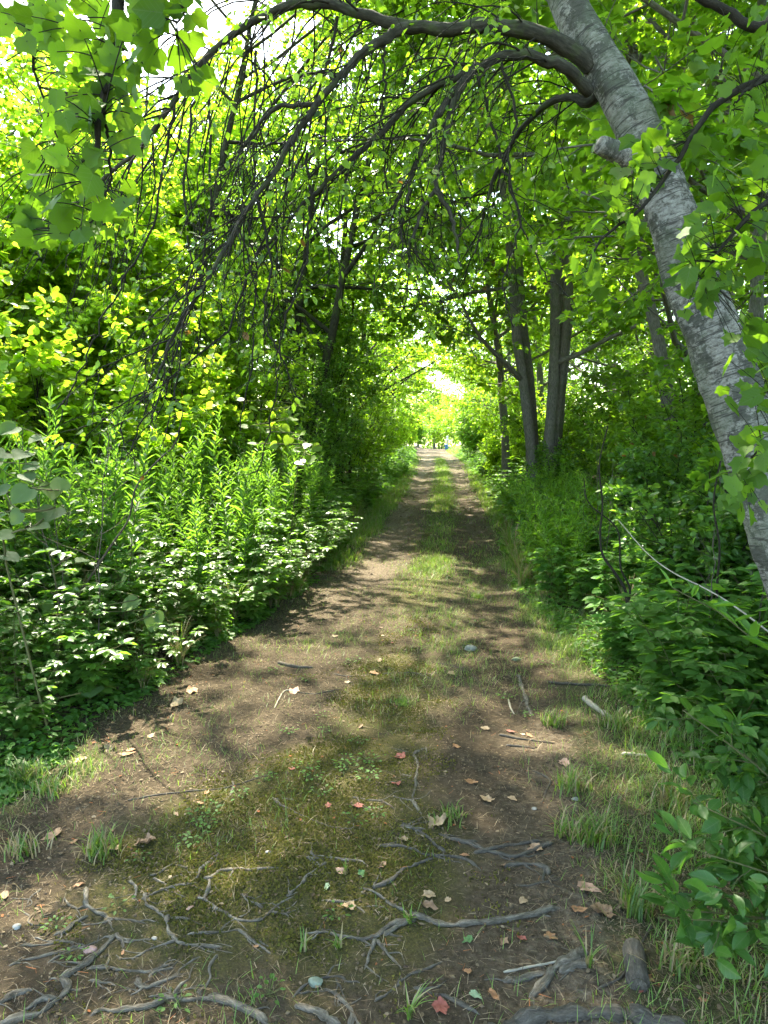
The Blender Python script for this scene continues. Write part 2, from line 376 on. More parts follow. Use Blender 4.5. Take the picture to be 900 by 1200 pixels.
def dry_f(x, y):
    u = x - ctr(y)
    k = .8 * sstep(5, 8, y) * np.exp(-((u + .75) / .42) ** 2) + .45 * sstep(9, 16, y) * np.exp(-((u - .65) / .3) ** 2)
    k += .55 * np.exp(-((u - 1.15) / .3) ** 2) * (1 - sstep(3, 5, y)) + .75 * sstep(30, 45, y) * np.exp(-(u / 2.4) ** 2)
    return k * (.4 + 1.0 * fbm(x * 1.7 + 11, y * 1.1))
U = np.abs(XX - ctr(YY)); edge = halfw(YY) + .3 * (fbm(XX * 1.3, YY * 1.3 + 7) - .5) + .08 * (fbm(XX * 7, YY * 7) - .5)
ny, nx = XX.shape; idg = np.arange(ny * nx).reshape(ny, nx)
q = np.stack([idg[:-1, :-1], idg[:-1, 1:], idg[1:, 1:], idg[1:, :-1]], -1).reshape(-1, 4)
inp = ((U < edge) & (YY > -4) & (YY < 62))[:-1, :-1].ravel()
Vg = np.stack([XX, YY, ZZ], -1).reshape(-1, 3)
att = dict(grassy=grass_f(XX, YY).ravel(), moss=moss_f(XX, YY).ravel(), dry=dry_f(XX, YY).ravel())
for nm, msk in (('path', inp), ('ground', ~inp)):
    qq = q[msk]; used, inv = np.unique(qq, return_inverse=True)
    me = mesh_data(nm, Vg[used], [inv.reshape(-1, 4)], M['soil'])
    for k_, v_ in att.items():
        a = me.attributes.new(k_, 'FLOAT', 'POINT'); a.data.foreach_set('value', v_[used].astype(np.float32))
    tag(link(nm, me), kind='structure')

# ------------------------------------------------------------------ clear space that nothing grows into
def corridor(p, low=0.):
    x, y, z = p[:, 0], p[:, 1], p[:, 2]
    c = ctr(y); 
    wl = np.interp(y, [0, 4, 10, 20, 40, 60], [1.15, 1.25, 1.4, 1.1, 1.1, 1.4]); wr = np.interp(y, [0, 4, 10, 20, 32, 40, 60], [1.1, 1.15, 1.1, 1.2, 1.2, .95, 1.2])
    zt = np.interp(y, [0, 5, 10, 16, 24, 40, 62], [3.0, 2.9, 2.5, 2.55, 2.6, 3.0, 3.3])
    u = x - c; a = np.where(u < 0, -u / wl, u / wr)
    arch = zt * np.sqrt(np.clip(1.35 - a ** 2, 0, 1.2)) / 1.08
    inside = (a < 1.0 + .12 * np.sin(y * 2.1 + z * 3)) & (z < arch) & (y > -1) & (y < 62)
    near = (np.abs(x) < 1.6) & (y > -.5) & (y < 2.4) & (z < 3.2)
    return ~(inside | near)
def sky_hole(p):                     # the open sky up on the left, and the small gap at the end of the tunnel
    r = p - CAM; az = np.degrees(np.arctan2(r[:, 0], r[:, 1])); el = np.degrees(np.arctan2(r[:, 2], np.hypot(r[:, 0], r[:, 1])))
    return az, el
def sun_gaps(p, f=2.4, th=.77):         # holes cut through the crowns along the sun's direction to cast dapples
    sx, sy = sd[0] / sd[2], sd[1] / sd[2]; gx, gy = p[:, 0] - p[:, 2] * sx, p[:, 1] - p[:, 2] * sy
    return (fbm(gx * f + 3, gy * f * .8 + 7, 2) < th) | (gx < -1.7)
def keep_tree(p):
    az, el = sky_hole(p); k = corridor(p)
    d = np.linalg.norm(p - CAM, axis=1)
    return k & (d > 2.2)

def make_tree(name, seed, X, Y, H, cb, Rc, lean=(0, 0), limbs=14, br=8, tw=6, per=22, size=.085, kind='mapl', mat='maple', bark='bark',
              tr=.13, label=None, cat='tree', group=None, keep=keep_tree, stems=1, grav=-.03, world=True, droop=.2, up=.8):
    rg = np.random.default_rng(seed)
    z0 = float(hgt(X, Y)) if world else 0.
    root = empty(name, (X, Y, z0) if world else (0, 0, 0))
    base = np.array([X, Y, z0]) if world else np.zeros(3)
    k3 = (lambda p: keep(p + base)) if (keep and world) else None
    K = 12; tt = np.linspace(0, 1, K)[:, None]; tb = TB(); allL = []
    for s in range(stems):
        a = rg.random() * 6.28; spread = (0.0 if stems == 1 else .10)
        off = np.array([math.cos(s * 2.4), math.sin(s * 2.4), 0])
        top = np.array([lean[0], lean[1], H * (1 - .12 * s / max(1, stems))]) + off * spread * H
        trunk = tt * top + np.cumsum(rg.normal(size=(K, 3)) * [.05, .05, 0], 0) * (tt ** .5) + off * (0.12 if stems > 1 else 0) * (1 - tt ** 2) 
        trunk[:, :2] += (tt * (1 - tt)) * np.array(lean)[None] * -.6
        trunk[0] = off * (.17 if stems > 1 else 0) - [0, 0, .15]
        rad = tr * (1 - .85 * tt[:, 0] ** .9); rad[0] *= 1.35
        Pl, Rd = trunk[None], rad[None]
        tb.add(resample(trunk, 30)[None], np.interp(np.linspace(0, 1, 30), tt[:, 0], rad)[None] * (1 + .05 * rg.normal(size=(1, 30))), 9)
        f0 = cb / H
        Lf = lambda t: Rc * np.sqrt(np.clip(1 - ((t - f0) / (1 - f0) * 1.25 - .35) ** 2, .08, 1))
        nl = max(4, limbs // stems)
        L1, R1 = grow(rg, Pl, Rd, nl, f0, .97, Lf, 62, 8, .03, .10, tr * .42, tip=.2)
        if k3 is not None:
            ok = np.array([k3(p - [0, 0, .9]).all() for p in L1]); L1, R1 = L1[ok], R1[ok]
        L2, R2 = grow(rg, L1, R1, br, .2, 1., Rc * .42, 48, 6, grav, .13, .014, flat=.55)
        if k3 is not None:
            ok = np.array([k3(p).all() for p in L2]); L2, R2 = L2[ok], R2[ok]
        L3, R3 = grow(rg, L2, R2, tw, .15, 1., Rc * .17, 45, 5, grav, .16, .005, flat=.6)
        tb.add(L1, R1, 6); tb.add(L2, R2, 4)
        if k3 is not None:
            ok = np.array([k3(p).all() for p in L3]); L3, R3 = L3[ok], R3[ok]
        tb.add(L3, R3, 3)
        allL.append(leaf_sites(rg, L3, per, size, up=up, droop=droop))
    link('trunk', tb.me('trunk', M[bark]), root)
    a = [np.concatenate(x) for x in zip(*allL)]
    link('crown', leaves(*a[:4], kind, a[4], 'crown', M[mat], k3), root)
    tag(root, label, cat, group)
    return root
def make_shrub(name, seed, H, Rc, nst=9, br=7, tw=5, per=10, size=.05, kind='oval', mat='shrub', stem='twig', at=None, keep=corridor, up=.8, rr=.011):
    rg = np.random.default_rng(seed); n = nst; k = 7
    root = empty(name, at if at is not None else (0, 0, 0))
    a = rg.random(n) * 6.28; r = rg.random(n) ** .5
    tip = np.stack([np.cos(a) * r * Rc, np.sin(a) * r * Rc, H * (.65 + .35 * rg.random(n)) * np.sqrt(1 - .55 * r ** 2)], -1)
    t = np.linspace(0, 1, k)[None, :, None]
    Pl = tip[:, None] * np.concatenate([t ** 1.3, t ** 1.3, t ** .85], 2) + np.cumsum(rg.normal(size=(n, k, 3)) * .02 * H, 1) * t
    Pl[:, :, :2] += (np.stack([np.cos(a), np.sin(a)], -1) * .12 * Rc)[:, None] * (1 - t)
    Pl[:, 0, 2] = -.06
    Rd = rr * np.linspace(1, .3, k)[None] * (.6 + .8 * rg.random((n, 1)))
    L2, R2 = grow(rg, Pl, Rd, br, .12, 1., Rc * .5, 52, 5, .0, .15, .005)
    L3, R3 = grow(rg, L2, R2, tw, .1, 1., Rc * .24, 45, 4, -.02, .15, .0028)
    kf = None
    if at is not None and keep is not None:
        b = np.array(at); kf = lambda p: keep(p + b)
        ok = np.array([kf(p).all() for p in L2]); L2, R2 = L2[ok], R2[ok]
        ok = np.array([kf(p).all() for p in L3]); L3, R3 = L3[ok], R3[ok]
    tb = TB().add(Pl, Rd, 5).add(L2, R2, 3).add(L3, R3, 3)
    link('stems', tb.me('stems', M[stem]), root)
    p, d, N, s, ti = leaf_sites(rg, L3, per, size, up=up)
    link('foliage', leaves(p, d, N, s, kind, ti, 'foliage', M[mat], kf), root)
    return root
# ------------------------------------------------------------------ the leaning birch on the right
def pxline(pts):                     # (px, py, Y) -> points
    return np.array([P(a, b, c) for a, b, c in pts])
def birch():
    rg = np.random.default_rng(3)
    b0 = G(1008, 905); root = empty('birch_tree', b0)
    tp = pxline([(1040, 985, 3.1), (1008, 905, 3.15), (970, 790, 3.22), (934, 690, 3.3), (902, 590, 3.35), (869, 490, 3.4), (838, 400, 3.45), (806, 320, 3.5), (786, 250, 3.5), (765, 190, 3.55), (735, 130, 3.6), (703, 70, 3.65), (668, 10, 3.7), (640, -60, 3.75), (612, -160, 3.85), (600, -290, 3.95), (600, -450, 4.1), (630, -700, 4.3)])
    rd = np.array([.2, .165, .150, .144, .140, .140, .138, .128, .114, .110, .106, .098, .088, .078, .08, .065, .045, .02])
    k = 150; u = np.linspace(0, 1, k); tr = resample(tp, k); rr = .91 * np.interp(u, np.linspace(0, 1, len(rd)), rd)
    # bulges, scars and an uneven outline
    V, q, bk = tubes((tr - b0)[None], rr[None], 40)
    c = np.repeat((tr - b0), 40, 0); dirn = V - c
    n = fbm(bk[:, 0] * 18 + 9, bk[:, 2] * 5 + bk[:, 1] * 18, 3) - .5; n2 = fbm(bk[:, 0] * 60 + 3, bk[:, 2] * 22 + bk[:, 1] * 60, 2) - .5
    V = c + dirn * (1 + .26 * n + .09 * n2)[:, None]
    link('trunk', mesh_data('trunk', V, [q], M['birch'], bark=bk), root)
    # broken stub and the two scars
    tb = TB()
    st = pxline([(742, 185, 3.5), (722, 178, 3.46), (706, 171, 3.44), (700, 168, 3.43)]) - b0
    tb.add(resample(st, 9)[None], np.array([[.075, .062, .05, .045, .043, .042, .04, .036, .002]]), 12)
    link('branch_stub', tb.me('branch_stub', M['birch']), root)
    def limb(pts, r0, r1, nm='limb', mt='limb', kk=46, wob=.010):
        L = resample(pxline(pts), kk); L[1:] += np.cumsum(rg.normal(size=(kk - 1, 3)), 0) * wob * .15 + rg.normal(size=(kk - 1, 3)) * wob * .35
        r = (r0 + (r1 - r0) * np.linspace(0, 1, kk) ** .8) * (1 + .07 * rg.normal(size=kk))
        return L - b0, r
    A = limb([(692, 78, 3.62), (655, 50, 3.58), (615, 36, 3.55), (575, 31, 3.55), (530, 36, 3.57), (480, 33, 3.6), (430, 20, 3.65), (385, 5, 3.7), (345, 6, 3.75), (300, 26, 3.8), (258, 54, 3.85), (226, 90, 3.9), (196, 130, 3.9), (158, 178, 3.95), (100, 225, 4.0)], .041, .011)
    B = limb([(690, 108, 3.62), (665, 82, 3.52), (635, 68, 3.48), (600, 63, 3.46), (560, 80, 3.46), (520, 98, 3.46), (480, 122, 3.5), (440, 165, 3.5), (405, 195, 3.5), (365, 232, 3.5), (330, 268, 3.5), (298, 303, 3.5)], .031, .006)
    Cc = limb([(560, 78, 3.46), (545, 95, 3.42), (532, 120, 3.4), (521, 160, 3.38), (510, 200, 3.36), (508, 224, 3.35), (496, 245, 3.35), (484, 275, 3.35), (474, 300, 3.36)], .022, .005)
    C2 = limb([(510, 222, 3.35), (520, 238, 3.33), (531, 258, 3.32), (536, 290, 3.3), (540, 312, 3.3)], .015, .004, kk=24)
    C3 = limb([(542, 98, 3.42), (515, 130, 3.4), (500, 160, 3.4), (486, 190, 3.42), (474, 235, 3.44), (466, 290, 3.44)], .020, .005)
    D = limb([(478, 32, 3.6), (450, 46, 3.55), (425, 62, 3.5), (400, 88, 3.45), (372, 120, 3.4), (340, 165, 3.35), (310, 213, 3.3), (276, 268, 3.25), (240, 330, 3.2), (208, 385, 3.2), (180, 452, 3.2)], .026, .006)
    E = limb([(375, 122, 3.4), (345, 124, 3.4), (318, 130, 3.42), (298, 160, 3.45), (280, 200, 3.45), (262, 250, 3.45)], .013, .004, kk=30)
    Fb = limb([(705, 95, 3.75), (690, 120, 3.8), (660, 115, 3.9), (630, 135, 4.0), (600, 175, 4.1), (575, 230, 4.15), (560, 300, 4.2)], .03, .005, kk=30)
    top = limb([(650, -30, 3.75), (600, -90, 4.2), (520, -130, 4.8), (420, -120, 5.4), (330, -100, 6.0)], .05, .01)
    top2 = limb([(640, -60, 3.75), (720, -160, 4.2), (830, -220, 4.8), (930, -230, 5.2)], .05, .01)
    top3 = limb([(625, -120, 3.8), (560, -260, 3.4), (470, -380, 2.9), (380, -480, 2.6)], .04, .01)
    top4 = limb([(612, -160, 3.85), (500, -260, 4.6), (380, -300, 5.3), (240, -280, 6.0)], .05, .01)
    top5 = limb([(602, -260, 3.9), (640, -420, 4.4), (600, -380, 5.8), (560, -260, 7.2)], .04, .01)
    for nm, l in (('limb', A), ('limb', B), ('limb', Cc), ('limb', D), ('limb', C3)):
        link(nm, TB().add(l[0][None], l[1][None], 9).me('limb', M['limb']), root)
    for l in (C2, E): link('branchlet', TB().add(l[0][None], l[1][None], 6).me('branchlet', M['limb']), root)
    for l in (Fb, top, top2, top3, top4, top5): link('limb', TB().add(l[0][None], l[1][None], 8).me('limb', M['limb']), root)
    # drooping bare twigs
    tb = TB(); L1s = []
    def droop(l, m, t0, t1, L, ang, grav, wob=.14, r=.0045, k=12, push=(-.03, 0, 0)):
        a, r_ = grow(rg, l[0][None], l[1][None], m, t0, t1, L, ang, k, grav, wob, r, tip=.3)
        a = a + (np.linspace(0, 1, k)[None, :, None] ** 1.5) * np.array(push)
        L1s.append(a); tb.add(a, r_, 5); return a, r_
    a1 = droop(A, 46, .42, 1., lambda t: .75 + .75 * np.sin(np.pi * np.clip((t - .35) / .65, 0, 1)), 55, -.2, push=(-.30, 0, 0), r=.0052)
    a2 = droop(D, 34, .12, 1., lambda t: .45 + .5 * (1 - t), 38, -.13, push=(-.12, 0, 0))
    a3 = droop(B, 24, .15, 1., lambda t: .5 + .1 * t, 50, -.16, push=(-.14, 0, 0), r=.0055)
    a4 = droop(A, 16, .05, .42, lambda t: .5 + 0 * t, 55, -.15, push=(-.1, 0, 0), r=.005)
    a5 = droop(Cc, 10, .3, 1., lambda t: .3 + 0 * t, 40, -.12)
    a6 = droop(C3, 9, .3, 1., lambda t: .35 + 0 * t, 35, -.12)
    a7 = droop(E, 10, .1, 1., lambda t: .55 + 0 * t, 35, -.15)
    a8 = droop(Fb, 16, .2, 1., lambda t: .5 + 0 * t, 40, -.14)
    hand = [[(232, 95, 3.8), (222, 150, 3.7), (214, 220, 3.6), (222, 300, 3.5), (215, 370, 3.4), (180, 440, 3.3), (168, 480, 3.2)],
            [(395, 20, 3.7), (372, 110, 3.6), (350, 200, 3.5), (300, 300, 3.4), (262, 390, 3.3), (190, 450, 3.2), (150, 495, 3.2), (166, 545, 3.2)],
            [(300, 60, 3.7), (295, 160, 3.6), (292, 260, 3.5), (298, 350, 3.4), (292, 420, 3.3), (282, 500, 3.3)],
            [(452, 40, 3.6), (446, 100, 3.5), (450, 180, 3.5), (446, 230, 3.5)],
            [(585, 60, 3.46), (600, 140, 3.4), (592, 220, 3.4), (620, 300, 3.4), (660, 345, 3.4)],
            [(560, 90, 3.46), (590, 190, 3.4), (610, 260, 3.4), (592, 340, 3.4), (598, 385, 3.4)],
            [(205, 120, 3.9), (180, 250, 3.7), (140, 330, 3.6), (95, 420, 3.5), (60, 500, 3.4)],
            [(240, 70, 3.8), (250, 200, 3.6), (236, 330, 3.5), (205, 420, 3.4), (172, 500, 3.4), (150, 545, 3.4)],
            [(360, 180, 3.5), (358, 300, 3.4), (330, 400, 3.3), (352, 470, 3.3)],
            [(300, 230, 3.4), (318, 310, 3.35), (310, 380, 3.3), (330, 440, 3.3), (300, 560, 3.4)]]
    for h in hand:
        l = limb(h, .0075, .003, kk=30, wob=.02); link('drooping_twig', TB().add(l[0][None], l[1][None], 6).me('drooping_twig', M['twig']), root); L1s.append(resample(l[0], 12)[None])
    al = np.concatenate(L1s)
    rr2 = np.full((len(al), 12), .004)
    s1, s2 = grow(rg, al, rr2, 4, .1, 1, .26, 42, 6, -.08, .16, .0028, tip=.4); tb.add(s1, s2, 4)
    s3, s4 = grow(rg, s1, s2, 2, .2, 1, .12, 42, 4, -.05, .16, .0018, tip=.4); tb.add(s3, s4, 3)
    link('twigs', tb.me('twigs', M['twig']), root)
    # sparse foliage on the drooping twigs
    pick = s3[rg.random(len(s3)) < .5]
    p, d, N, s, ti = leaf_sites(rg, pick, 3, .038, up=.5, droop=.35)
    pa = s1[rg.random(len(s1)) < .4]; x = leaf_sites(rg, pa, 3, .042, up=.5, droop=.35)
    cc = [np.concatenate(z) for z in zip((p, d, N, s, ti), x)]
    link('foliage', leaves(*cc[:4], 'oval', cc[4], 'foliage', M['maple'], None), root)
    # crown above the picture
    ups = [top, top2, top3, top4, top5]
    Pl = np.stack([resample(l[0], 14) for l in ups]); Rd = np.stack([np.interp(np.linspace(0, 1, 14), np.linspace(0, 1, len(l[1])), l[1]) for l in ups])
    x1, y1 = grow(rg, Pl, Rd, 16, .1, 1, 1.2, 50, 7, .0, .12, .014, flat=.4)
    x1 = x1[(x1 + b0)[:, :, 2].min(1) > 3.2] if False else x1; 
    x2, y2 = grow(rg, x1, np.full(x1.shape[:2], .01), 8, .1, 1, .5, 45, 5, -.04, .13, .004, flat=.5)
    kf = lambda p: (np.degrees(np.arctan2((p + b0)[:, 2] - 1.6, (p + b0)[:, 1])) > 28) & (np.linalg.norm(p + b0 - CAM, axis=1) > 1.8) & sun_gaps(p + b0)
    ok = np.array([kf(p).all() for p in x2]); x2, y2 = x2[ok], y2[ok]
    link('crown_twigs', TB().add(x1, np.linspace(.011, .004, x1.shape[1])[None] * np.ones((len(x1), 1)), 4).add(x2, y2, 3).me('crown_twigs', M['twig']), root)
    p, d, N, s, ti = leaf_sites(rg, x2, 13, .064, up=.9)
    link('crown', leaves(p, d, N, s, 'oval', ti, 'crown', M['maple'], kf), root)
    tag(root, 'pale-barked birch leaning in from the right edge with bare drooping branches over the path', 'tree')
birch()

# ------------------------------------------------------------------ boughs that hang close to the viewer
def near_bough(name, base, trunk_top, paths, spots, size, label, kind='maple', mat='near', seed=0, face=.8, tr=.09, crown=None, hang=0., mult=2.0):
    rg = np.random.default_rng(seed); b = np.array([base[0], base[1], float(hgt(*base))]); root = empty(name, b)
    t = np.linspace(0, 1, 14)[:, None]; tl = t * (np.array(trunk_top) - b); tl[:, 0] += .12 * np.sin(t[:, 0] * 5); tl[0, 2] = -.1
    link('trunk', TB().add(tl[None], (tr * (1 - .7 * t[:, 0]))[None], 12).me('trunk', M['bark']), root)
    tb = TB(); segs = []
    for pl, r0, r1 in paths:
        L = resample(pl, 26) - b; L[1:] += rg.normal(size=(25, 3)) * .003
        tb.add(L[None], np.linspace(r0, r1, 26)[None], 7); segs.append((L, r0, r1))
    PT = np.concatenate([x[0] for x in segs]); px = []
    for c in spots:                  # (px, py, Y, spread px, count)
        px_, py_, Y_, sp, n_ = c
        for _ in range(int(n_ * mult)):
            px.append(P(px_ + rg.normal() * sp, py_ + rg.normal() * sp, Y_ + rg.normal() * .12) - b)
    p = np.array(px)
    # a stalk from the nearest piece of branch to every leaf
    near = PT[np.argmin(((p[:, None] - PT[None]) ** 2).sum(-1) + (PT[None, :, 2] < p[:, None, 2]) * .01, 1)]
    mid = (near + p) / 2 + [0, 0, .02]; k = np.linspace(0, 1, 6)[None, :, None]
    st = near[:, None] * (1 - k) ** 2 + 2 * mid[:, None] * k * (1 - k) + p[:, None] * k ** 2
    tb.add(st, np.full((len(st), 6), .0013) * np.linspace(1.3, .7, 6)[None], 4)
    link('branches', tb.me('branches', M['twig']), root)
    toc = nrm(CAM - b - p)
    d = nrm(nrm(p - near) * .35 + rg.normal(size=p.shape) * .45 - [0, 0, .35 + hang])
    N = nrm(toc * face * rg.choice([-1, 1], (len(p), 1), p=[.35, .65]) + np.array([0, 0, .55]) + .38 * rg.normal(size=p.shape))
    s = size * (.5 + .85 * rg.random(len(p))); ti = np.clip(rg.beta(1.1, 1.4, len(p)), 0, .95)
    link('foliage', leaves(p - d * s[:, None] * .3, d, N, s, kind, ti, 'foliage', M[mat]), root)
    if crown:
        H, Rc, n = crown; tt = np.linspace(.45, 1, 10)[:, None]; up = np.array(trunk_top) - b
        Tl = np.vstack([tl[[6]], (np.array([tl[-1]]) + [[0, 0, .6]]), up + [[.3, .2, (H - up[2]) * .6]], up + [[.1, .4, H - up[2]]]]); Tl = resample(Tl, 12)
        l1, r1 = grow(rg, Tl[None], np.linspace(.06, .02, 12)[None], n, .25, 1, Rc, 65, 8, .02, .1, .03)
        l2, r2 = grow(rg, l1, r1, 8, .15, 1, Rc * .4, 50, 6, -.02, .13, .01, flat=.5)
        l3, r3 = grow(rg, l2, r2, 6, .15, 1, Rc * .17, 45, 4, -.03, .15, .004, flat=.5)
        kf = lambda q_: (np.linalg.norm(q_ + b - CAM, axis=1) > 1.9) & (((q_ + b)[:, 2] - 1.6 > .62 * np.abs((q_ + b)[:, 1])) | ((q_ + b)[:, 1] < -.5)) & sun_gaps(q_ + b)
        ok = np.array([kf(q_).all() for q_ in l3]); l3, r3 = l3[ok], r3[ok]
        link('upper_limbs', TB().add(Tl[None], np.linspace(.06, .02, 12)[None], 8).add(l1, r1, 6).add(l2, r2, 4).add(l3, r3, 3).me('upper_limbs', M['bark']), root)
        q = leaf_sites(rg, l3, 9, .085); link('crown', leaves(*q[:4], 'mapl', q[4], 'crown', M['maple'], kf), root)
    tag(root, label, 'tree'); return root
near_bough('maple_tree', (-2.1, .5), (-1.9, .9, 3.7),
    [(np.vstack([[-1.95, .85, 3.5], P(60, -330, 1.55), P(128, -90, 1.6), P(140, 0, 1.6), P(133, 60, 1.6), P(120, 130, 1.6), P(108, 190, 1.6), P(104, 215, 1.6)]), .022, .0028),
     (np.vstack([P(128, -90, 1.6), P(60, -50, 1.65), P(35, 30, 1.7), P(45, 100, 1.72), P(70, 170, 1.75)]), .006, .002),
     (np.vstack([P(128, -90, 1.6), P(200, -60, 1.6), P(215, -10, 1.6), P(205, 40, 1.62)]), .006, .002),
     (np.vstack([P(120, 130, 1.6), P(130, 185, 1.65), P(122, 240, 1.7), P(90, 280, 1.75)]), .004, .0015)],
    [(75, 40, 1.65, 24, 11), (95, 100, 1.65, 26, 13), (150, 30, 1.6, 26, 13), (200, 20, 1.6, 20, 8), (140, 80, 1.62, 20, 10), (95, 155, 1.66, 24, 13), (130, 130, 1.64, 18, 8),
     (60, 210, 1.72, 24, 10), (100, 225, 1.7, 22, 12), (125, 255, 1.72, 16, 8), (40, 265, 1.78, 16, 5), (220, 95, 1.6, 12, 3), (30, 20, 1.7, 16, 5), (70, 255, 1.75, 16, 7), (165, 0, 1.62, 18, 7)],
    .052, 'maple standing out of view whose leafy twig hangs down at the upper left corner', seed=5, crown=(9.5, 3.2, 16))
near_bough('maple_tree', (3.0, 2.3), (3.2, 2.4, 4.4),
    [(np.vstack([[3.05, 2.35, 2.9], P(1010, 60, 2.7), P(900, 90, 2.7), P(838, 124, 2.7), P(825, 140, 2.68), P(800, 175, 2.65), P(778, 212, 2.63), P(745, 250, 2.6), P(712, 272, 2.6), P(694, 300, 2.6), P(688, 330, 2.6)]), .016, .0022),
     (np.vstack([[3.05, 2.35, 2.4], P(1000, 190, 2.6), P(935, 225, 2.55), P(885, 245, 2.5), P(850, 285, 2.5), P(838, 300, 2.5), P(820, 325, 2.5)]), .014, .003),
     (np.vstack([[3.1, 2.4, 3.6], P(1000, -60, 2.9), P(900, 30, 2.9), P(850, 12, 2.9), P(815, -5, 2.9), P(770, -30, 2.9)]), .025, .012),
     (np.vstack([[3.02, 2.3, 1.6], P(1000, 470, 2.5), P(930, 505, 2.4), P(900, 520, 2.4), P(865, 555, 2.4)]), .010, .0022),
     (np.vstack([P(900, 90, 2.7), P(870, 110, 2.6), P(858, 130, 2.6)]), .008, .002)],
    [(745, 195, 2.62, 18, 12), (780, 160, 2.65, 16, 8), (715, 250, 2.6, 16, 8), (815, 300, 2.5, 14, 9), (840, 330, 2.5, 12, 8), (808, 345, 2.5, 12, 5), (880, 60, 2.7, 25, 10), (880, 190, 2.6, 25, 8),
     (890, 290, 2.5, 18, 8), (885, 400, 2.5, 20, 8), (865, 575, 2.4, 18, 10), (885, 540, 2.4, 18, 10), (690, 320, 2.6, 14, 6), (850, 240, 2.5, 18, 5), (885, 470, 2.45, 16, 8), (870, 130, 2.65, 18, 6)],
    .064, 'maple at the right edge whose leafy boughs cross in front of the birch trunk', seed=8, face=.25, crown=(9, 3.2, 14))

# ------------------------------------------------------------------ trees along the path
TR = [  # seed, X, Y, H, crown base, radius, lean, stems, mat, trunk r, label
 (21, 2.15, 15.0, 13, 2.6, 4.6, (-.7, -.5), 6, 'maple', .13, 'thick clump of grey maple stems rising right of the path ahead'),
 (22, 1.75, 18.5, 9, 2.2, 3.4, (-1.6, -.3), 1, 'sunny', .12, 'slim tree leaning left over the path just beyond the thick maple clump'),
 (23, -3.0, 14.5, 9.5, 1.6, 3.9, (1.3, .2), 2, 'maple', .13, 'dark twin-stemmed tree arching over the path from the left, first of the tunnel'),
 (24, -2.9, 19., 12, 1.4, 4.2, (1.2, .2), 1, 'maple', .14, 'tall tree arching over the left side of the tunnel behind the twin-stemmed one'),
 (25, 3.8, 9.5, 10.5, 2.4, 4.1, (-1.2, .3), 2, 'sunny', .12, 'twin-stemmed maple rising from the right thicket between birch and maple clump'),
 (26, 3.5, 6.2, 9.5, 1.7, 3.6, (-.4, .6), 3, 'maple', .085, 'slender several-stemmed maple standing behind the birch trunk'),
 (27, -3.4, 28, 12, 1.5, 4.2, (1.2, 0), 1, 'sunny', .15, 'sunlit tree on the left where the tunnel begins to open'),
 (28, 3.6, 25, 12, 1.8, 4.4, (-1.4, 0), 1, 'maple', .15, 'tall tree on the right behind the thick maple clump'),
 (29, -5.9, 10.5, 4.6, 1.0, 2.5, (.3, .3), 4, 'sunny', .04, 'young sunlit tree with bright yellow-green leaves in the left thicket'),
 (30, 3.4, 35, 11, 1.4, 4.0, (-.8, 0), 1, 'sunny', .14, 'sunlit tree on the right near the far end of the tunnel'),
 (31, -4.4, 39, 11, 1.3, 3.6, (.7, 0), 1, 'sunny', .14, 'sunlit tree on the left at the far end of the tunnel'),
 (32, -6.2, 14.5, 6.0, 1.2, 3.0, (0, 0), 1, 'sunny', .10, 'bright bushy tree set back behind the left thicket'),
 (33, 5.6, 12, 11, 1.6, 4.2, (-.5, 0), 1, 'maple', .13, 'leafy tree set back on the right behind the twin-stemmed maple'),
 (34, -5.4, 8.0, 3.6, .9, 1.8, (0, .2), 4, 'sunny', .03, 'low many-stemmed young tree glowing in the sun beside the left weeds'),
]
for i, (sd_, X, Y, H, cb, Rc, ln, stm, mt, tr_, lab) in enumerate(TR):
    near = Y < 14
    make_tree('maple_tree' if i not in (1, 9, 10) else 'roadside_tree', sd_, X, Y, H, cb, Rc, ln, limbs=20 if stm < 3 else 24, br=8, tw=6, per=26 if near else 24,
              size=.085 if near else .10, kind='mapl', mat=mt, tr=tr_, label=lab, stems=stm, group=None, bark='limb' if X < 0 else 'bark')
# unseen tall trees added left and behind so their crowns dapple the foreground
def keep_over(p):
    x, y, z = p[:, 0], p[:, 1], p[:, 2]; p_ = sun_gaps(p); r = (p - CAM) @ _m; up = r[:, 1] / np.maximum(-r[:, 2], .01)
    return ((up > .75) | (y < 1)) & (y < 17) & (x > -11) & (z > 4.2) & p_
make_tree('maple_tree', 91, -3.9, 3.2, 14.0, 5.0, 6.2, (1.4, 5.2), limbs=32, br=10, tw=7, per=30, size=.095, kind='mapl', mat='maple', tr=.17, keep=keep_over,
          label='unseen maple added on the left so its high crown shades the foreground')
make_tree('maple_tree', 92, 3.6, -.8, 10.5, 4.6, 4.6, (-2.6, 3.2), limbs=26, br=10, tw=6, per=22, size=.095, kind='mapl', mat='maple', tr=.16, keep=keep_over,
          label='unseen maple added behind the viewer on the right to dapple the path')  # added out of view for the dapple on the near path
make_tree('maple_tree', 94, -7.0, 7.0, 16.5, 8.0, 6.0, (2.0, 4.2), limbs=24, br=9, tw=6, per=9, size=.10, kind='mapl', mat='maple', tr=.2, keep=keep_over,
          label='unseen maple added on the far left to shade the left thicket')  # added out of view to darken the left thicket
make_tree('roadside_tree', 97, -3.1, 43, 10, 1.6, 4.4, (1.3, 0), limbs=22, br=8, tw=6, per=26, size=.12, kind='oval', mat='maple', tr=.12, bark='limb', label='tree with low crown closing the tunnel on the left near its end')
make_tree('roadside_tree', 98, 3.3, 49, 10.5, 1.6, 4.6, (-1.4, 0), limbs=22, br=8, tw=6, per=26, size=.12, kind='oval', mat='maple', tr=.12, label='tree with low crown closing the tunnel on the right near its end')
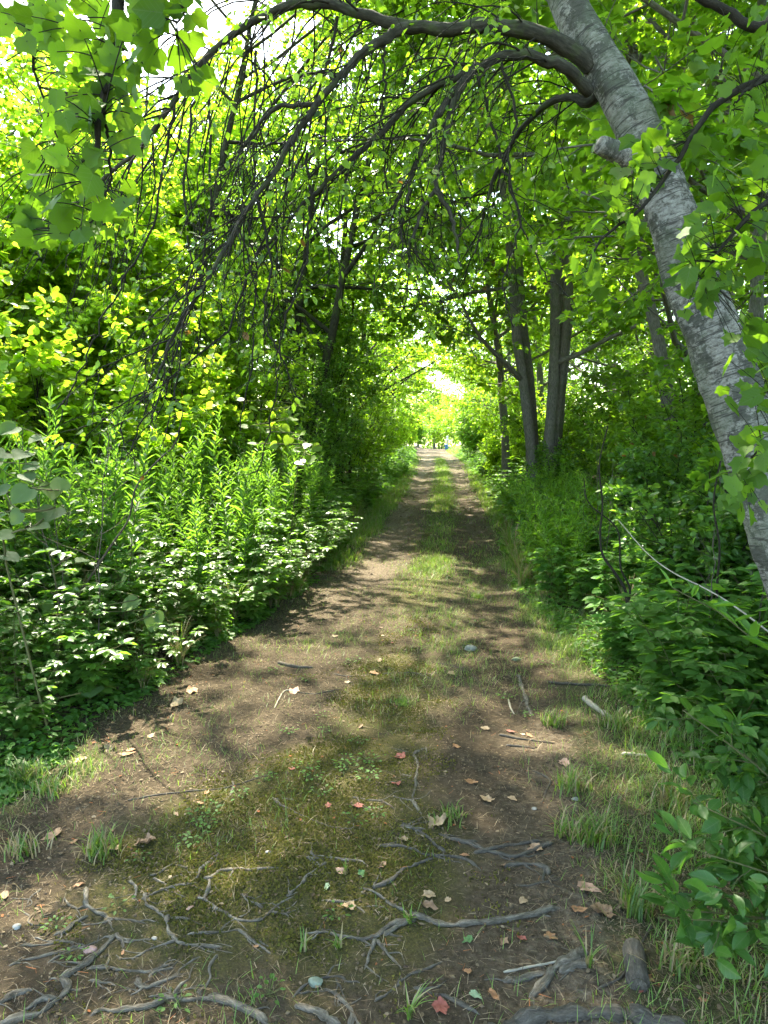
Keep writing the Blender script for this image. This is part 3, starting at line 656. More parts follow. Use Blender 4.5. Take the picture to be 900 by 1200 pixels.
make_tree('maple_tree', 95, -4.7, 12.2, 11.5, 4.6, 4.6, (2.4, .4), limbs=22, br=9, tw=7, per=10, size=.09, kind='mapl', mat='sunny', tr=.10, bark='limb', keep=lambda p: keep_tree(p) & sun_gaps(p),
          label='maple in the left thicket spreading its crown over the middle of the path')
make_tree('maple_tree', 93, 3.9, 11.6, 10.5, 4.4, 4.2, (-4.0, -.8), limbs=20, br=8, tw=6, per=20, size=.09, kind='mapl', mat='maple', tr=.13,
          label='maple leaning from the right thicket with its crown high over the middle of the path')
# woods to both sides: four trees built once, then copied
protos = []
for i, (H, Rc, mt) in enumerate([(7, 3.2, 'sunny'), (9.5, 3.6, 'maple'), (11.5, 4.2, 'maple'), (8.0, 3.3, 'sunny')]):
    protos.append(make_tree('woodland_tree', 60 + i, 0, 0, H, H * .12, Rc, (.4, .2), limbs=18, br=8, tw=5, per=20, size=.12, kind='oval', mat=mt, tr=.12, keep=None, world=False))
SP = [(-6.0, 13.0, 3, ''), (-5.6, 18.5, 1, ''), (-8.0, 11.0, 0, ''), (-5.2, 24, 2, ''), (-4.9, 33, 1, ''), (4.9, 47, 1, ''), (-4.6, 51, 3, ''), (4.4, 58, 2, ''), (5.2, 38.5, 2, ''), (-4.4, 59, 1, ''), (6.0, 21.5, 2, ''), (6.4, 14.5, 1, ''), (4.9, 29.5, 1, ''), (-9.5, 19.5, 0, ''), (-7.6, 17.0, 1, ''), (-11.5, 24, 2, ''), (-7.0, 25, 1, ''), (-14.5, 20, 3, ''),(-17, 15, 0, ''),(-.6, 76, 0, 'far'), (2.6, 72, 3, 'far'),(-2.6, 84, 1, 'far'),(4.5, 88, 2, 'far'), (-13.5, 28, 2, ''), (-8.5, 36, 1, ''), (-16, 24, 1, ''), (-15, 38, 2, ''), (-9, 47, 1, ''),
      (6.2, 7.5, 3, ''), (8.5, 11.0, 1, ''), (6.8, 18, 2, ''), (10, 17, 2, ''), (7.2, 24, 1, ''), (11.5, 25, 2, ''), (7.5, 32, 2, ''), (12, 34, 1, ''), (8.6, 42, 1, ''), (15, 29, 2, ''), (14, 16, 1, ''), (5.5, 4.2, 0, ''),
      (-4.6, 66, 1, 'far'), (-10, 70, 2, 'far'), (4.2, 74, 0, 'far'), (9.5, 68, 2, 'far'), (14, 60, 1, 'far'), (-14, 58, 2, 'far'), (.5, 92, 0, 'far'), (-5, 95, 1, 'far'), (7, 95, 1, 'far')]
used = set()
for X, Y, k, w_ in SP:
    s = .85 + .3 * rng.random(); z = float(hgt(X, Y)) - .02
    if k in used: o = copy_thing(protos[k], (X, Y, z), rng.random() * 6.28, s)
    else: o = protos[k]; o.location = (X, Y, z); used.add(k)
    if w_ == 'far': tag(o, 'sunlit tree standing past the far end of the path', 'tree', 'trees beyond the far end')
    elif X < 0: tag(o, 'leafy tree in the woods set back behind the left thicket', 'tree', 'woodland trees on the left')
    else: tag(o, 'leafy tree in the woods set back behind the right thicket', 'tree', 'woodland trees on the right')

# far woods as one mass
def mass():
    rg = np.random.default_rng(9); c = []
    for _ in range(520):
        side = rg.choice([-1, 1]); 
        if rg.random() < .3: x = rg.uniform(-60, 60); y = rg.uniform(105, 120)
        else: y = rg.uniform(-12, 110); x = side * rg.uniform(19, 30)
        c.append((x, y, hgt(x, y) + rg.uniform(0.3, 5.5 if x < 0 else 9), rg.uniform(1.2, 2.2)))
    for _ in range(170):
        x, y = rg.uniform(-16, 16), rg.uniform(84, 104); c.append((x, y, hgt(x, y) + rg.uniform(.3, 7.5), rg.uniform(1.2, 2.2)))
    c = np.array(c, float); n = 110
    u = nrm(rg.normal(size=(len(c), n, 3))) * (rg.random((len(c), n, 1)) ** .35)
    p = (c[:, None, :3] + u * c[:, None, 3:4] * [1, 1, .8]).reshape(-1, 3)
    d = nrm(rg.normal(size=p.shape)); N = nrm(rg.normal(size=p.shape) * .7 + [0, 0, .8])
    tag(link('distant_woods', leaves(p, d, N, .32 * (.6 + .8 * rg.random(len(p))), 'oval', np.clip(rg.beta(2, 2, len(p)), 0, .9), 'distant_woods', M['maple'])), kind='stuff')
mass()

# ------------------------------------------------------------------ shrubs of the two thickets
def on(x, y, dz=-.02): return (x, y, float(hgt(x, y)) + dz)
SH = [  # seed, x, y, H, R, kind, mat, size, label
 (1, -3.05, 3.5, 1.35, .85, 'oval', 'shrub', .05, 'dense dark shrub at the left edge, closest to the grass tuft'),
 (2, -2.85, 5.3, 1.5, .8, 'oval', 'shrub', .048, 'dark leafy shrub in the left thicket behind the big pale vine leaf'),
 (3, -4.2, 5.2, 2.3, 1.1, 'heart', 'sunny', .085, 'tall bright-leaved shrub behind the left weeds at the picture edge'),
 (4, -3.2, 7.9, 2.0, 1.0, 'heart', 'sunny', .085, 'sunlit shrub with round yellow-green leaves above the left goldenrod'),
 (5, -2.75, 10.2, 1.9, .9, 'heart', 'sunny', .08, 'yellow-green shrub leaning out over the left verge where the grass widens'),
 (6, -2.6, 12.8, 3.0, 1.2, 'oval', 'shrub', .06, 'rounded dark shrub with bare inner stems on the left verge'),
 (7, -2.6, 15.2, 4.9, 1.4, 'oval', 'shrub', .065, 'tall dark shrub wall on the left, in front of the tunnel mouth'),
 (8, -2.2, 18.5, 3.4, 1.15, 'oval', 'maple', .07, 'tall shrub on the left hugging the path before the bright opening'),
 (9, -2.1, 22.5, 3.4, 1.1, 'oval', 'sunny', .08, 'tall shrub on the left with its edge catching the sun'),
 (10, -2.2, 28, 3.3, 1.2, 'oval', 'sunny', .09, 'sunlit shrub on the left inside the tunnel'),
 (11, -2.7, 37, 3.2, 1.5, 'oval', 'sunny', .10, 'bright shrub on the left where the path opens out'),
 (12, 1.65, 38.5, 2.9, 1.3, 'oval', 'fern', .10, 'round grey-green bush on the right at the far end of the path'),
 (13, 1.9, 21, 1.6, .8, 'oval', 'sunny', .09, 'bright yellow bush under the slim leaning tree'),
 (14, 2.35, 13.4, 1.3, .8, 'oval', 'shrub', .055, 'low dark shrub at the foot of the thick maple clump'),
 (15, 3.3, 11.8, 2.3, 1.2, 'oval', 'maple', .07, 'leafy shrub on the right in front of the maple clump'),
 (16, 2.45, 7.4, 1.55, .85, 'oval', 'shrub', .06, 'glossy-leaved shrub behind the pale feathery weeds on the right'),
 (17, 3.2, 8.8, 2.4, 1.2, 'oval', 'maple', .07, 'tall shrub of broad leaves in the right thicket'),
 (18, 2.05, 5.6, 1.35, .72, 'oval', 'shrub', .058, 'dark thin-stemmed shrub beside the right verge, left of the birch trunk'),
 (19, 3.0, 5.6, 1.9, .95, 'heart', 'maple', .075, 'leafy shrub behind the lower birch trunk'),
 (20, 2.75, 3.9, 1.3, .7, 'oval', 'shrub', .055, 'shrub at the right edge around the foot of the birch'),
 (21, 3.9, 7.0, 2.8, 1.2, 'oval', 'sunny', .075, 'tall sunlit shrub seen right of the birch trunk'),
 (22, -5.2, 7.2, 3.6, 1.5, 'heart', 'sunny', .085, 'big sunlit shrub at the left edge behind the thicket'),
 (23, -4.7, 10.6, 4.3, 1.7, 'heart', 'sunny', .085, 'wide yellow-green shrub behind the left thicket'),
 (24, 2.9, 17.8, 2.2, 1.1, 'oval', 'sunny', .08, 'sunlit shrub behind the thick maple clump'),
 (25, 3.0, 29, 2.6, 1.3, 'oval', 'maple', .09, 'dark shrub on the right inside the tunnel'),
 (27, -2.6, 54, 3.4, 1.7, 'oval', 'sunny', .13, 'bright bush on the left beside the last stretch of path'),
 (28, 2.6, 56, 3.4, 1.9, 'oval', 'maple', .13, 'bush behind the round grey-green one at the far end'),
 (29, -.2, 73, 5.0, 2.9, 'oval', 'sunny', .15, 'sunlit bush closing the view straight ahead'),
 (30, -3.7, 6.8, 2.7, 1.1, 'heart', 'sunny', .075, 'sunlit round-leaved shrub directly above the nearest goldenrod'),
 (31, -3.8, 9.2, 3.5, 1.3, 'heart', 'sunny', .075, 'sunlit round-leaved shrub behind the yellow-leaved vine'),
 (32, -3.7, 12.0, 4.2, 1.5, 'oval', 'sunny', .08, 'sunlit shrub behind the rounded dark one on the left verge'),
 (33, -5.0, 6.3, 3.6, 1.3, 'oval', 'sunny', .07, 'bright small-leaved shrub at the far left, taller than the weeds'),
 (34, -2.35, 16.8, 4.6, 1.3, 'oval', 'maple', .07, 'tall shrub filling the gap in the left wall of the tunnel'),
 (35, 2.6, 16.2, 2.6, 1.1, 'oval', 'maple', .07, 'leafy shrub hiding the foot of the thick maple clump'),
 (36, 2.5, 23.5, 3.2, 1.2, 'oval', 'sunny', .09, 'bright shrub on the right inside the tunnel, nearer one'),
 (37, 4.4, 10.4, 3.2, 1.4, 'oval', 'maple', .075, 'tall dark shrub right of the twin-stemmed maple'),
 (38, -2.4, 66, 3.8, 2.0, 'oval', 'fern', .15, 'bright bush left of the far clearing'),
 (39, 2.0, 68, 4.2, 2.3, 'oval', 'maple', .15, 'dark rounded bush right of the far clearing'),
 (26, -3.9, 3.9, 1.9, .9, 'oval', 'shrub', .055, 'shrub at the left picture edge behind the broad vine leaves'),
]
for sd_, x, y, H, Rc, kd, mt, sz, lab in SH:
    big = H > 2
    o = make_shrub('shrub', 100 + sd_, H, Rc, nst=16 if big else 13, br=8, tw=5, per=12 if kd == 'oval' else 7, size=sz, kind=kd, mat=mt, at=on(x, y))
    tag(o, lab, 'shrub')

# background shrubs copied from two masters
bp = [make_shrub('understory_shrub', 140 + i, 2.4, 1.5, nst=14, br=7, tw=5, per=9, size=.10, kind='oval', mat=m_) for i, m_ in enumerate(['maple', 'sunny'])]
BS = [(-6.5, 9.5), (-7.8, 12.5), (-6.2, 15), (-5.0, 18), (-8.5, 19), (-5.2, 23), (-5.4, 32), (-10, 9), (-6.8, 5.2), (5.2, 9.2), (5.4, 5.8), (7.2, 9.5), (5.2, 15), (5.0, 20), (8.0, 14), (5.6, 28), (5.2, 37), (6.5, 12.4), (4.9, 3.6), (-4.9, 27.5), (-5.6, 42), (6, 45), (-5.5, 14), (-7.5, 3.6), (3.9, 14.6), (-9.5, 15.5), (-8.5, 23), (9.5, 20), (4.5, 22.5), (4.2, 33)]
for i, (x, y) in enumerate(BS):
    o = bp[i % 2] if i < 2 else copy_thing(bp[i % 2 if x > 0 else 1], on(x, y), rng.random() * 6, .8 + .5 * rng.random())
    if i < 2: o.location = on(x, y)
    tag(o, 'leafy bush in the understory behind the %s thicket' % ('left' if x < 0 else 'right'), 'bush', 'understory bushes on the %s' % ('left' if x < 0 else 'right'))

# ------------------------------------------------------------------ weeds
def goldenrod(seed, H, n=72, ll=.10, mat='weed', kind='lance', lean=.15, name='goldenrod_plant'):
    rg = np.random.default_rng(seed); root = empty(name)
    stems = []; rd = []; P_, D_, N_, S_ = [], [], [], []
    for j in range(3):
        a = rg.random() * 6.28; t = np.linspace(0, 1, 10)[:, None]; h = H * (.75 + .3 * rg.random()); dx = np.array([math.cos(a), math.sin(a), 0])
        st = dx * (.05 + lean * h * t ** 2) + [0, 0, 1] * t * h; st += rg.normal(size=st.shape) * .006; st[0, 2] = -.05
        stems.append(st); rd.append(np.linspace(.0042, .0018, 10))
        u = np.linspace(.10, 1, n) ** .9; p = resample(st, n * 4)[(u * (n * 4 - 1)).astype(int)]
        az = np.arange(n) * 2.4 + rg.random() * 6; el = .35 + .5 * u + .25 * rg.normal(size=n)
        d = np.stack([np.cos(az) * np.cos(el), np.sin(az) * np.cos(el), np.sin(el)], -1)
        P_.append(p); D_.append(d); N_.append(nrm(np.array([0, 0, 1.]) + .25 * rg.normal(size=d.shape) - dx * .0)); S_.append(ll * (.55 + .75 * np.sin(np.pi * np.clip(u, .08, .93))) * (.85 + .3 * rg.random(n)))
    link('stems', TB().add(np.stack(stems), np.stack(rd), 4).me('stems', M['stem']), root)
    p, d, N, s = map(np.concatenate, (P_, D_, N_, S_))
    link('leaves', leaves(p, d, N, s, kind, np.clip(rg.beta(2, 2.5, len(p)), 0, .97), 'leaves', M[mat]), root)
    return root
def broad(seed, H, nst=7, mat='weed', size=.075, nl=5, name='leafy_weed'):
    rg = np.random.default_rng(seed); root = empty(name); S = []; Rr = []; P_, D_, N_, S_, T_i = [], [], [], [], []
    for j in range(nst):
        a = rg.random() * 6.28; h = H * (.45 + .6 * rg.random()); rad = H * .55 * rg.random(); t = np.linspace(0, 1, 7)[:, None]; dx = np.array([math.cos(a), math.sin(a), 0])
        st = dx * rad * t ** 1.4 + np.array([0, 0, 1.]) * h * t ** .8 + rg.normal(size=(7, 3)) * .004; st[0, 2] = -.04
        S.append(st); Rr.append(np.linspace(.0032, .0012, 7)); T0 = rg.beta(2, 2.5)
        for lv in np.linspace(.3, 1, 5):
            c = resample(st, 40)[int(lv * 39)]
            for az in (a + rg.random() * 6.28,) * 1:
                for side in (0, math.pi):
                    ax = np.array([math.cos(az + side), math.sin(az + side), .15]); pt = c + ax * size * .9
                    S.append(c + (pt - c) * np.linspace(0, 1, 7)[:, None]); Rr.append(np.full(7, .0009))
                    for m_ in range(nl):
                        th = az + side + (m_ - (nl - 1) / 2) * .75
                        P_.append(pt + rg.normal(size=3) * .003); D_.append([math.cos(th), math.sin(th), -.12 + .1 * rg.normal()]); N_.append(np.array([0, 0, 1.]) + .22 * rg.normal(size=3))
                        S_.append(size * (1.25 - .14 * abs(m_ - (nl - 1) / 2)) * (.85 + .3 * rg.random())); T_i.append(np.clip(T0 + .1 * rg.normal(), 0, .97))
    link('stems', TB().add(np.stack(S), np.stack(Rr), 4).me('stems', M['stem']), root)
    link('leaves', leaves(np.array(P_), nrm(np.array(D_)), nrm(np.array(N_)), np.array(S_), 'oval', np.array(T_i), 'leaves', M[mat]), root)
    return root
def scatter(ps, pts, label, cat, group, smin=.8, smax=1.2):
    used = set()
    for i, (x, y) in enumerate(pts):
        k = i % len(ps); s = smin + (smax - smin) * rng.random()
        if k in used: o = copy_thing(ps[k], on(x, y), rng.random() * 6.28, s)
        else: o = ps[k]; used.add(k); o.location = on(x, y); o.rotation_euler = (0, 0, rng.random() * 6.28); o.scale = (s, s, s)
        tag(o, label(x, y) if callable(label) else label, cat, group, 'thing')
def banded(base, y1, y2, xe, side):
    def f(x, y):
        d = 'nearest part' if y < y1 else ('middle part' if y < y2 else 'farthest part')
        e = abs(x - (le(y) if side < 0 else re_(y)) if side else 0) > xe
        if not side: return base + (' left of' if x < ctr(y) else ' right of') + ' path, ' + d
        return base + (', back rows, ' if e else ', front row, ') + d
    return f
def zone(n, fx, fy, seed):
    rg = np.random.default_rng(seed); out = []
    for _ in range(n):
        y = fy(rg); out.append((fx(rg, y), y))
    return out
gp = [goldenrod(200 + i, h) for i, h in enumerate((1.35, 1.2, 1.5))]
wy = lambda a, b, p=1.4: (lambda r: a + (b - a) * r.random() ** p)
le = lambda y: float(ctr(y) - np.interp(y, [2, 3.6, 5, 8, 12, 20], [1.45, 1.42, 1.36, 1.22, 1.4, 1.35]))
re_ = lambda y: float(ctr(y) + np.interp(y, [2, 3.4, 4.5, 7, 10, 15, 20], [1.75, 1.65, 1.45, 1.02, 1.05, 1.25, 1.25]))
scatter(gp, zone(95, lambda r, y: le(y) - .22 - 1.5 * r.random(), wy(4.4, 10.5, 1.1), 31), banded('narrow-leaved goldenrod in the left thicket', 5.8, 7.8, .9, -1), 'weed', 'goldenrod in the left thicket', .6, 1.25)
gf = [goldenrod(210 + i, h, n=64, ll=.085, mat='fern', lean=.3, name='feathery_weed') for i, h in enumerate((.95, .8, 1.05))]
scatter(gf, zone(70, lambda r, y: re_(y) + .12 + 1.0 * r.random(), wy(6.6, 12.5, 1.), 32), banded('pale feathery weed on the right bank', 8.4, 10.4, .6, 1), 'weed', 'feathery weeds on the right bank', .75, 1.1)
bl = [broad(220 + i, h) for i, h in enumerate((.55, .42, .65))]
scatter(bl, zone(80, lambda r, y: re_(y) + .1 + 1.6 * r.random(), wy(3.1, 7.5, 1.1), 33), banded('low weed with five-part leaves on the right bank', 4.2, 5.6, .8, 1), 'weed', 'low weeds on the right bank', .8, 1.25)
b2 = [broad(230 + i, h, mat='shrub', size=.06) for i, h in enumerate((.5, .7, .9))]
scatter(b2, zone(110, lambda r, y: le(y) + .02 - 1.4 * r.random() ** 1.3, wy(3.3, 9.5, 1.2), 34), banded('low dark weed at the foot of the left thicket', 4.8, 6.8, .6, -1), 'weed', 'low weeds on the left bank', .7, 1.2)
b3 = [broad(240 + i, h, mat='weed', size=.07) for i, h in enumerate((.5, .75))]
scatter(b3, zone(70, lambda r, y: (le(y) - .8 * r.random()) if r.random() < .5 else (re_(y) + .8 * r.random()), wy(9.5, 26, 1.1), 35), banded('leafy weed at the foot of the distant hedge', 14, 19, .6, 0), 'weed', 'weeds along the far verges', .8, 1.3)
# tall grasses and dead stalks mixed into both verges
def tall_grass(seed, L, n):
    rg = np.random.default_rng(seed); a = rg.random(n) * 6.28; l = L * (.5 + .6 * rg.random(n)); k = 8; t = np.linspace(0, 1, k)[None, :, None]
    dr = np.stack([np.cos(a), np.sin(a), 0 * a], -1); cv = (.2 + .6 * rg.random(n))[:, None, None]
    c = rg.normal(size=(n, 1, 3)) * [.015, .015, 0] + dr[:, None] * cv * l[:, None, None] * t ** 1.9 + np.array([0, 0, 1.]) * l[:, None, None] * (t - .45 * cv * t ** 2.8)
    wd = (.0035 * (1 - np.linspace(0, 1, k) ** 2) + .0003)[None, :, None]; side = np.cross(dr, [0, 0, 1.])[:, None]
    V = np.stack([c - side * wd, c + side * wd], 2).reshape(-1, 3); i = np.arange(n)[:, None] * k * 2; j = np.arange(k - 1)[None] * 2
    q = np.stack([i + j, i + j + 1, i + j + 3, i + j + 2], -1).reshape(-1, 4); ti = np.where(rg.random(n) < .3, 1, rg.random(n) * .9)
    return link('tall_grass', mesh_data('tall_grass', V, [q], M['grass'], tint=np.repeat(ti, k * 2)))
scatter([tall_grass(260 + i, .42 + .1 * i, 60) for i in range(3)], zone(34, lambda r, y: (le(y) + .05 - .7 * r.random() ** 2) if r.random() < .6 else (re_(y) - .05 + .6 * r.random() ** 2), wy(3.6, 12, 1.1), 36), banded('tall arching grass clump in the verge', 5.5, 8.5, .3, 0), 'grass', 'tall grass clumps in the verges', .7, 1.2)
def stalk(seed, H):
    rg = np.random.default_rng(seed); t = np.linspace(0, 1, 12)[:, None]; c = np.array([.18 * H, .05, 0]) * t ** 2 * rg.normal() + [0, 0, 1] * t * H + rg.normal(size=(12, 3)) * .008; c[0, 2] = -.04
    r = np.linspace(.0045, .0018, 12); b, br_ = grow(rg, c[None], r[None], 7, .35, 1, H * .28, 42, 6, .01, .14, .002)
    root = empty('dead_stalk'); link('stem', TB().add(c[None], r[None], 5).me('stem', M['stickd']), root); link('side_shoots', TB().add(b, br_, 4).me('side_shoots', M['stickd']), root); return root
scatter([stalk(270 + i, 1.0 + .25 * i) for i in range(3)], zone(22, lambda r, y: (le(y) - .15 - .8 * r.random()) if r.random() < .6 else (re_(y) + .2 + .8 * r.random()), wy(3.8, 11, 1.1), 37), banded('dead brown branching stalk among the weeds', 5.5, 8.5, .5, 0), 'stalk', 'dead stalks in the verges', .8, 1.2)
# broad pale leaves low in the left thicket
def vine(name, label, spots, size, seed, mat='grape', face=.55):
    rg = np.random.default_rng(seed); cs = np.array([P(a, b, c) for a, b, c in spots]); g = cs.mean(0); b = np.array(on(g[0], g[1] + .1)); root = empty(name, b)
    tb = TB(); p = cs - b; main = resample(np.vstack([[0, 0, -.03], p[np.argsort(p[:, 2])]]), 40); tb.add(main[None], np.linspace(.006, .002, 40)[None], 5)
    st = []
    for q_ in p:
        nr = main[np.argmin(((main - q_) ** 2).sum(1))] - [0, 0, .02]; st.append(nr + (q_ - nr) * np.linspace(0, 1, 6)[:, None])
    tb.add(np.array(st), np.full((len(p), 6), .0016), 4); link('stems', tb.me('stems', M['stem']), root)
    d = nrm(rg.normal(size=p.shape) * .5 + [0, -.5, -.25]); N = nrm(np.array([0, 0, 1.]) + nrm(CAM - cs) * face + .2 * rg.normal(size=p.shape))
    link('leaves', leaves(p, d, N, size * (.75 + .5 * rg.random(len(p))), 'heart', np.clip(rg.random(len(p)) * .8, 0, .9), 'leaves', M[mat]), root)
    return tag(root, label, 'vine')
vine('wild_vine', 'vine with big rounded bluish and olive leaves at the left edge above the weeds', [(28, 555, 3.2), (10, 575, 3.2), (45, 545, 3.25), (5, 600, 3.2), (35, 572, 3.15), (60, 568, 3.25), (50, 512, 3.3), (72, 575, 3.2), (15, 625, 3.2), (20, 500, 3.3), (-10, 540, 3.2), (38, 618, 3.2), (8, 530, 3.3), (65, 595, 3.3), (30, 530, 3.3), (55, 600, 3.3), (5, 650, 3.3), (25, 600, 3.1)], .095, 1)
vine('wild_vine', 'vine low on the left with one large pale heart-shaped leaf over the path edge', [(115, 745, 3.9), (130, 690, 4.1), (162, 702, 4.1), (148, 675, 4.1), (100, 655, 4.2), (182, 716, 4.2), (25, 826, 3.6), (110, 806, 3.7), (60, 720, 4.0), (85, 775, 3.9)], .115, 2)
vine('wild_vine', 'sunlit vine with round yellow leaves reaching toward the path from the left thicket', [(352, 508, 7.4), (362, 520, 7.4), (375, 522, 7.4), (345, 525, 7.4), (365, 534, 7.4), (340, 512, 7.5), (350, 540, 7.4), (330, 500, 7.5), (320, 490, 7.5), (310, 505, 7.5), (300, 480, 7.6), (335, 480, 7.5), (325, 520, 7.5), (290, 500, 7.6), (345, 490, 7.5), (280, 470, 7.6), (315, 470, 7.6), (300, 520, 7.6), (355, 475, 7.6)], .10, 3, 'sunny', .9)

# glossy-leaved bush close by on the right
def near_bush():
    rg = np.random.default_rng(77); b = np.array(on(1.40, 2.0)); root = empty('glossy_bush', b); n = 46; k = 9
    a = rg.random(n) * 6.28; r = .10 + .46 * rg.random(n) ** .7; t = np.linspace(0, 1, k)[None, :, None]
    tip = np.stack([np.cos(a) * r, np.sin(a) * r * .8, .95 * (.35 + .65 * rg.random(n)) * np.sqrt(1 - (r / .66) ** 2)], -1)
    Pl = tip[:, None] * np.concatenate([t ** 1.2, t ** 1.2, t ** .9], 2) + rg.normal(size=(n, k, 3)) * .006; Pl[:, 0, 2] = -.05
    ex = np.array([P(785, 1065, 1.78) - b, P(770, 1075, 1.74) - b, P(800, 832, 2.2) - b, P(812, 940, 1.95) - b, P(825, 1000, 1.85) - b])
    for e in ex:
        s0 = np.array([[.0, 0, .0]]) + (e * [.75, .75, 1.0]) * t[0] ** np.array([1, 1, .8]); s0 = s0 + (e - s0[-1]) * t[0] ** 2; Pl = np.concatenate([Pl, s0[None]])
    Rd = np.linspace(.0055, .0018, k)[None] * np.ones((len(Pl), 1))
    L2, R2 = grow(rg, Pl, Rd, 9, .15, 1, .2, 48, 6, .0, .12, .0025)
    link('stems', TB().add(Pl, Rd, 6).add(L2, R2, 4).me('stems', M['stem']), root)
    q1 = leaf_sites(rg, L2, 12, .062, up=.7, droop=.1); q2 = leaf_sites(rg, Pl, 18, .066, t0=.45, up=.7, droop=.1)
    q = [np.concatenate(z) for z in zip(q1, q2)]
    kk = lambda p: ((p + b)[:, 1] > .9) 
    link('leaves', leaves(*q[:4], 'ovalhi', np.minimum(q[4], .95), 'leaves', M['glossy'], kk), root)
    tag(root, 'bush of glossy oval leaves filling the lower right corner', 'bush')
near_bush()
gs = goldenrod(250, .75, n=40, ll=.12, mat='weed', lean=.9, name='leaning_weed'); gs.location = tuple(np.array(on(1.75, 2.75))); gs.rotation_euler = (0, 0, R(150)); gs.scale = (1.15,) * 3
tag(gs, 'bright long-leaved weed leaning left above the glossy bush', 'weed')
# bare saplings and dead canes in the right thicket
def cane(name, pts, r0, r1, mat, label, cat='stem', k=26):
    L = resample(pxline(pts), k); b = L[0].copy(); b[2] = hgt(b[0], b[1]); L = L - b
    o = link(name, TB().add(L[None], np.linspace(r0, r1, k)[None], 7).me(name, M[mat]), None, b); return tag(o, label, cat)
cane('dead_cane', [(985, 830, 3.0), (930, 765, 3.0), (900, 740, 3.02), (860, 710, 3.1), (827, 690, 3.2), (787, 670, 3.35), (757, 647, 3.5), (725, 610, 3.7)], .0048, .0022, 'palewood', 'long pale bare cane slanting across the right thicket below the birch', 'cane')
cane('sapling_stem', [(735, 708, 4.6), (732, 690, 4.6), (718, 668, 4.6), (806 - 100, 650, 4.6), (703, 625, 4.6), (706, 590, 4.6), (702, 545, 4.6), (712, 500, 4.6)], .011, .004, 'twig', 'dark crooked sapling stem rising in the right thicket', 'sapling')
cane('sapling_stem', [(733, 716, 4.9), (738, 690, 4.9), (727, 665, 4.9), (723, 620, 4.9), (690, 590, 4.9), (684, 560, 4.9)], .009, .003, 'twig', 'thinner sapling stem forking left in the right thicket', 'sapling')
cane('sapling_stem', [(842, 730, 4.4), (840, 690, 4.4), (843, 640, 4.4), (836, 590, 4.4), (844, 540, 4.4)], .009, .004, 'twig', 'straight dark stem close to the left side of the birch base', 'sapling')
cane('bare_branch', [(90, 700, 4.2), (130, 640, 4.1), (150, 610, 4.0), (160, 570, 3.9), (185, 540, 3.8), (205, 520, 3.7), (215, 480, 3.6)], .007, .003, 'stickd', 'bare brown branch standing up through the left weeds', 'branch')
# ------------------------------------------------------------------ grass, moss and litter on the ground
def sample(n, x0, x1, y0, y1, dens, seed, p=1.0):
    rg = np.random.default_rng(seed); x = rg.uniform(x0, x1, n * 3); y = y0 + (y1 - y0) * rg.random(n * 3) ** p
    k = rg.random(n * 3) < dens(x, y); return x[k][:n], y[k][:n], rg
def blades(name, x, y, h, rg, mat, flat=.0, wid=1., tint=None):
    n = len(x); p = np.stack([x, y, hgt(x, y) - .003], -1); a = rg.random(n) * 6.28
    lean = np.clip(rg.normal(size=n) * .3 + .3 + flat, 0, 1.45)
    d = np.stack([np.cos(a) * np.sin(lean), np.sin(a) * np.sin(lean), np.cos(lean)], -1)
    N = np.stack([-np.cos(a) * np.cos(lean), -np.sin(a) * np.cos(lean), np.sin(lean)], -1)
    N = -N; tv = LEAF['blade']; Y = nrm(d); Z = nrm(N); X = np.cross(Y, Z); V0 = tv[0].copy()
    ws = (wid * (1 + .004 / np.maximum(h, .02)))[:, None, None] if np.ndim(wid) else wid
    V = p[:, None] + V0[None, :, 0:1] * np.minimum(h, .12)[:, None, None] * 1.7 * ws * X[:, None] + h[:, None, None] * (V0[None, :, 1:2] * Y[:, None] + V0[None, :, 2:3] * Z[:, None] * 1.1)
    V[:, :, 2] = np.maximum(V[:, :, 2], p[:, None, 2] + .002)
    faces = [(np.arange(n)[:, None, None] * 5 + f[None]).reshape(-1, f.shape[1]) for f in tv[1]]
    ti = rg.beta(2, 2, n) if tint is None else tint
    return mesh_data(name, V.reshape(-1, 3), faces, M[mat], tint=np.repeat(np.clip(ti, 0, 1), 5), smooth=False)
def clump(x, y, s=2.5): return np.clip(fbm(x * s + 31, y * s, 3) * 2.6 - .75, .03, 1)
x, y, rg = sample(125000, -2.3, 2.3, 1.6, 9, lambda x, y: grass_f(x, y) ** 1.2 * clump(x, y), 1)
h = .025 + .065 * rg.random(len(x)) ** 1.6 * (.4 + grass_f(x, y))
ti = np.where(rg.random(len(x)) < .16, 1.0, rg.beta(2, 2, len(x)))
tag(link('grass', blades('grass', x, y, h, rg, 'grass', tint=ti, flat=.15)), kind='stuff')
x, y, rg = sample(110000, -3, 3, 8, 45, lambda x, y: grass_f(x, y) ** 1.6 * np.clip(clump(x, y, 1.3) + .25, 0, 1), 2, 1.5)
h = .025 + .05 * rg.random(len(x)) * (.4 + grass_f(x, y)) + .04 * (np.abs(x - ctr(y)) > .9); ti = np.where(rg.random(len(x)) < .12, 1.0, rg.beta(2, 2, len(x)))
me = blades('grass', x, y, h, rg, 'grass', tint=ti, wid=1.5 + y / 14)
tag(link('grass', me), kind='stuff')
x, y, rg = sample(85000, -2.3, 1.9, 1.4, 9, lambda x, y: (.3 + .8 * grass_f(x, y)) * clump(x, y, 1.7), 3)
tag(link('dry_grass', blades('dry_grass', x, y, (.018 + .04 * rg.random(len(x))), rg, 'litter', flat=1.0, tint=np.clip(rg.beta(3, 2, len(x)), 0, .95))), kind='stuff')
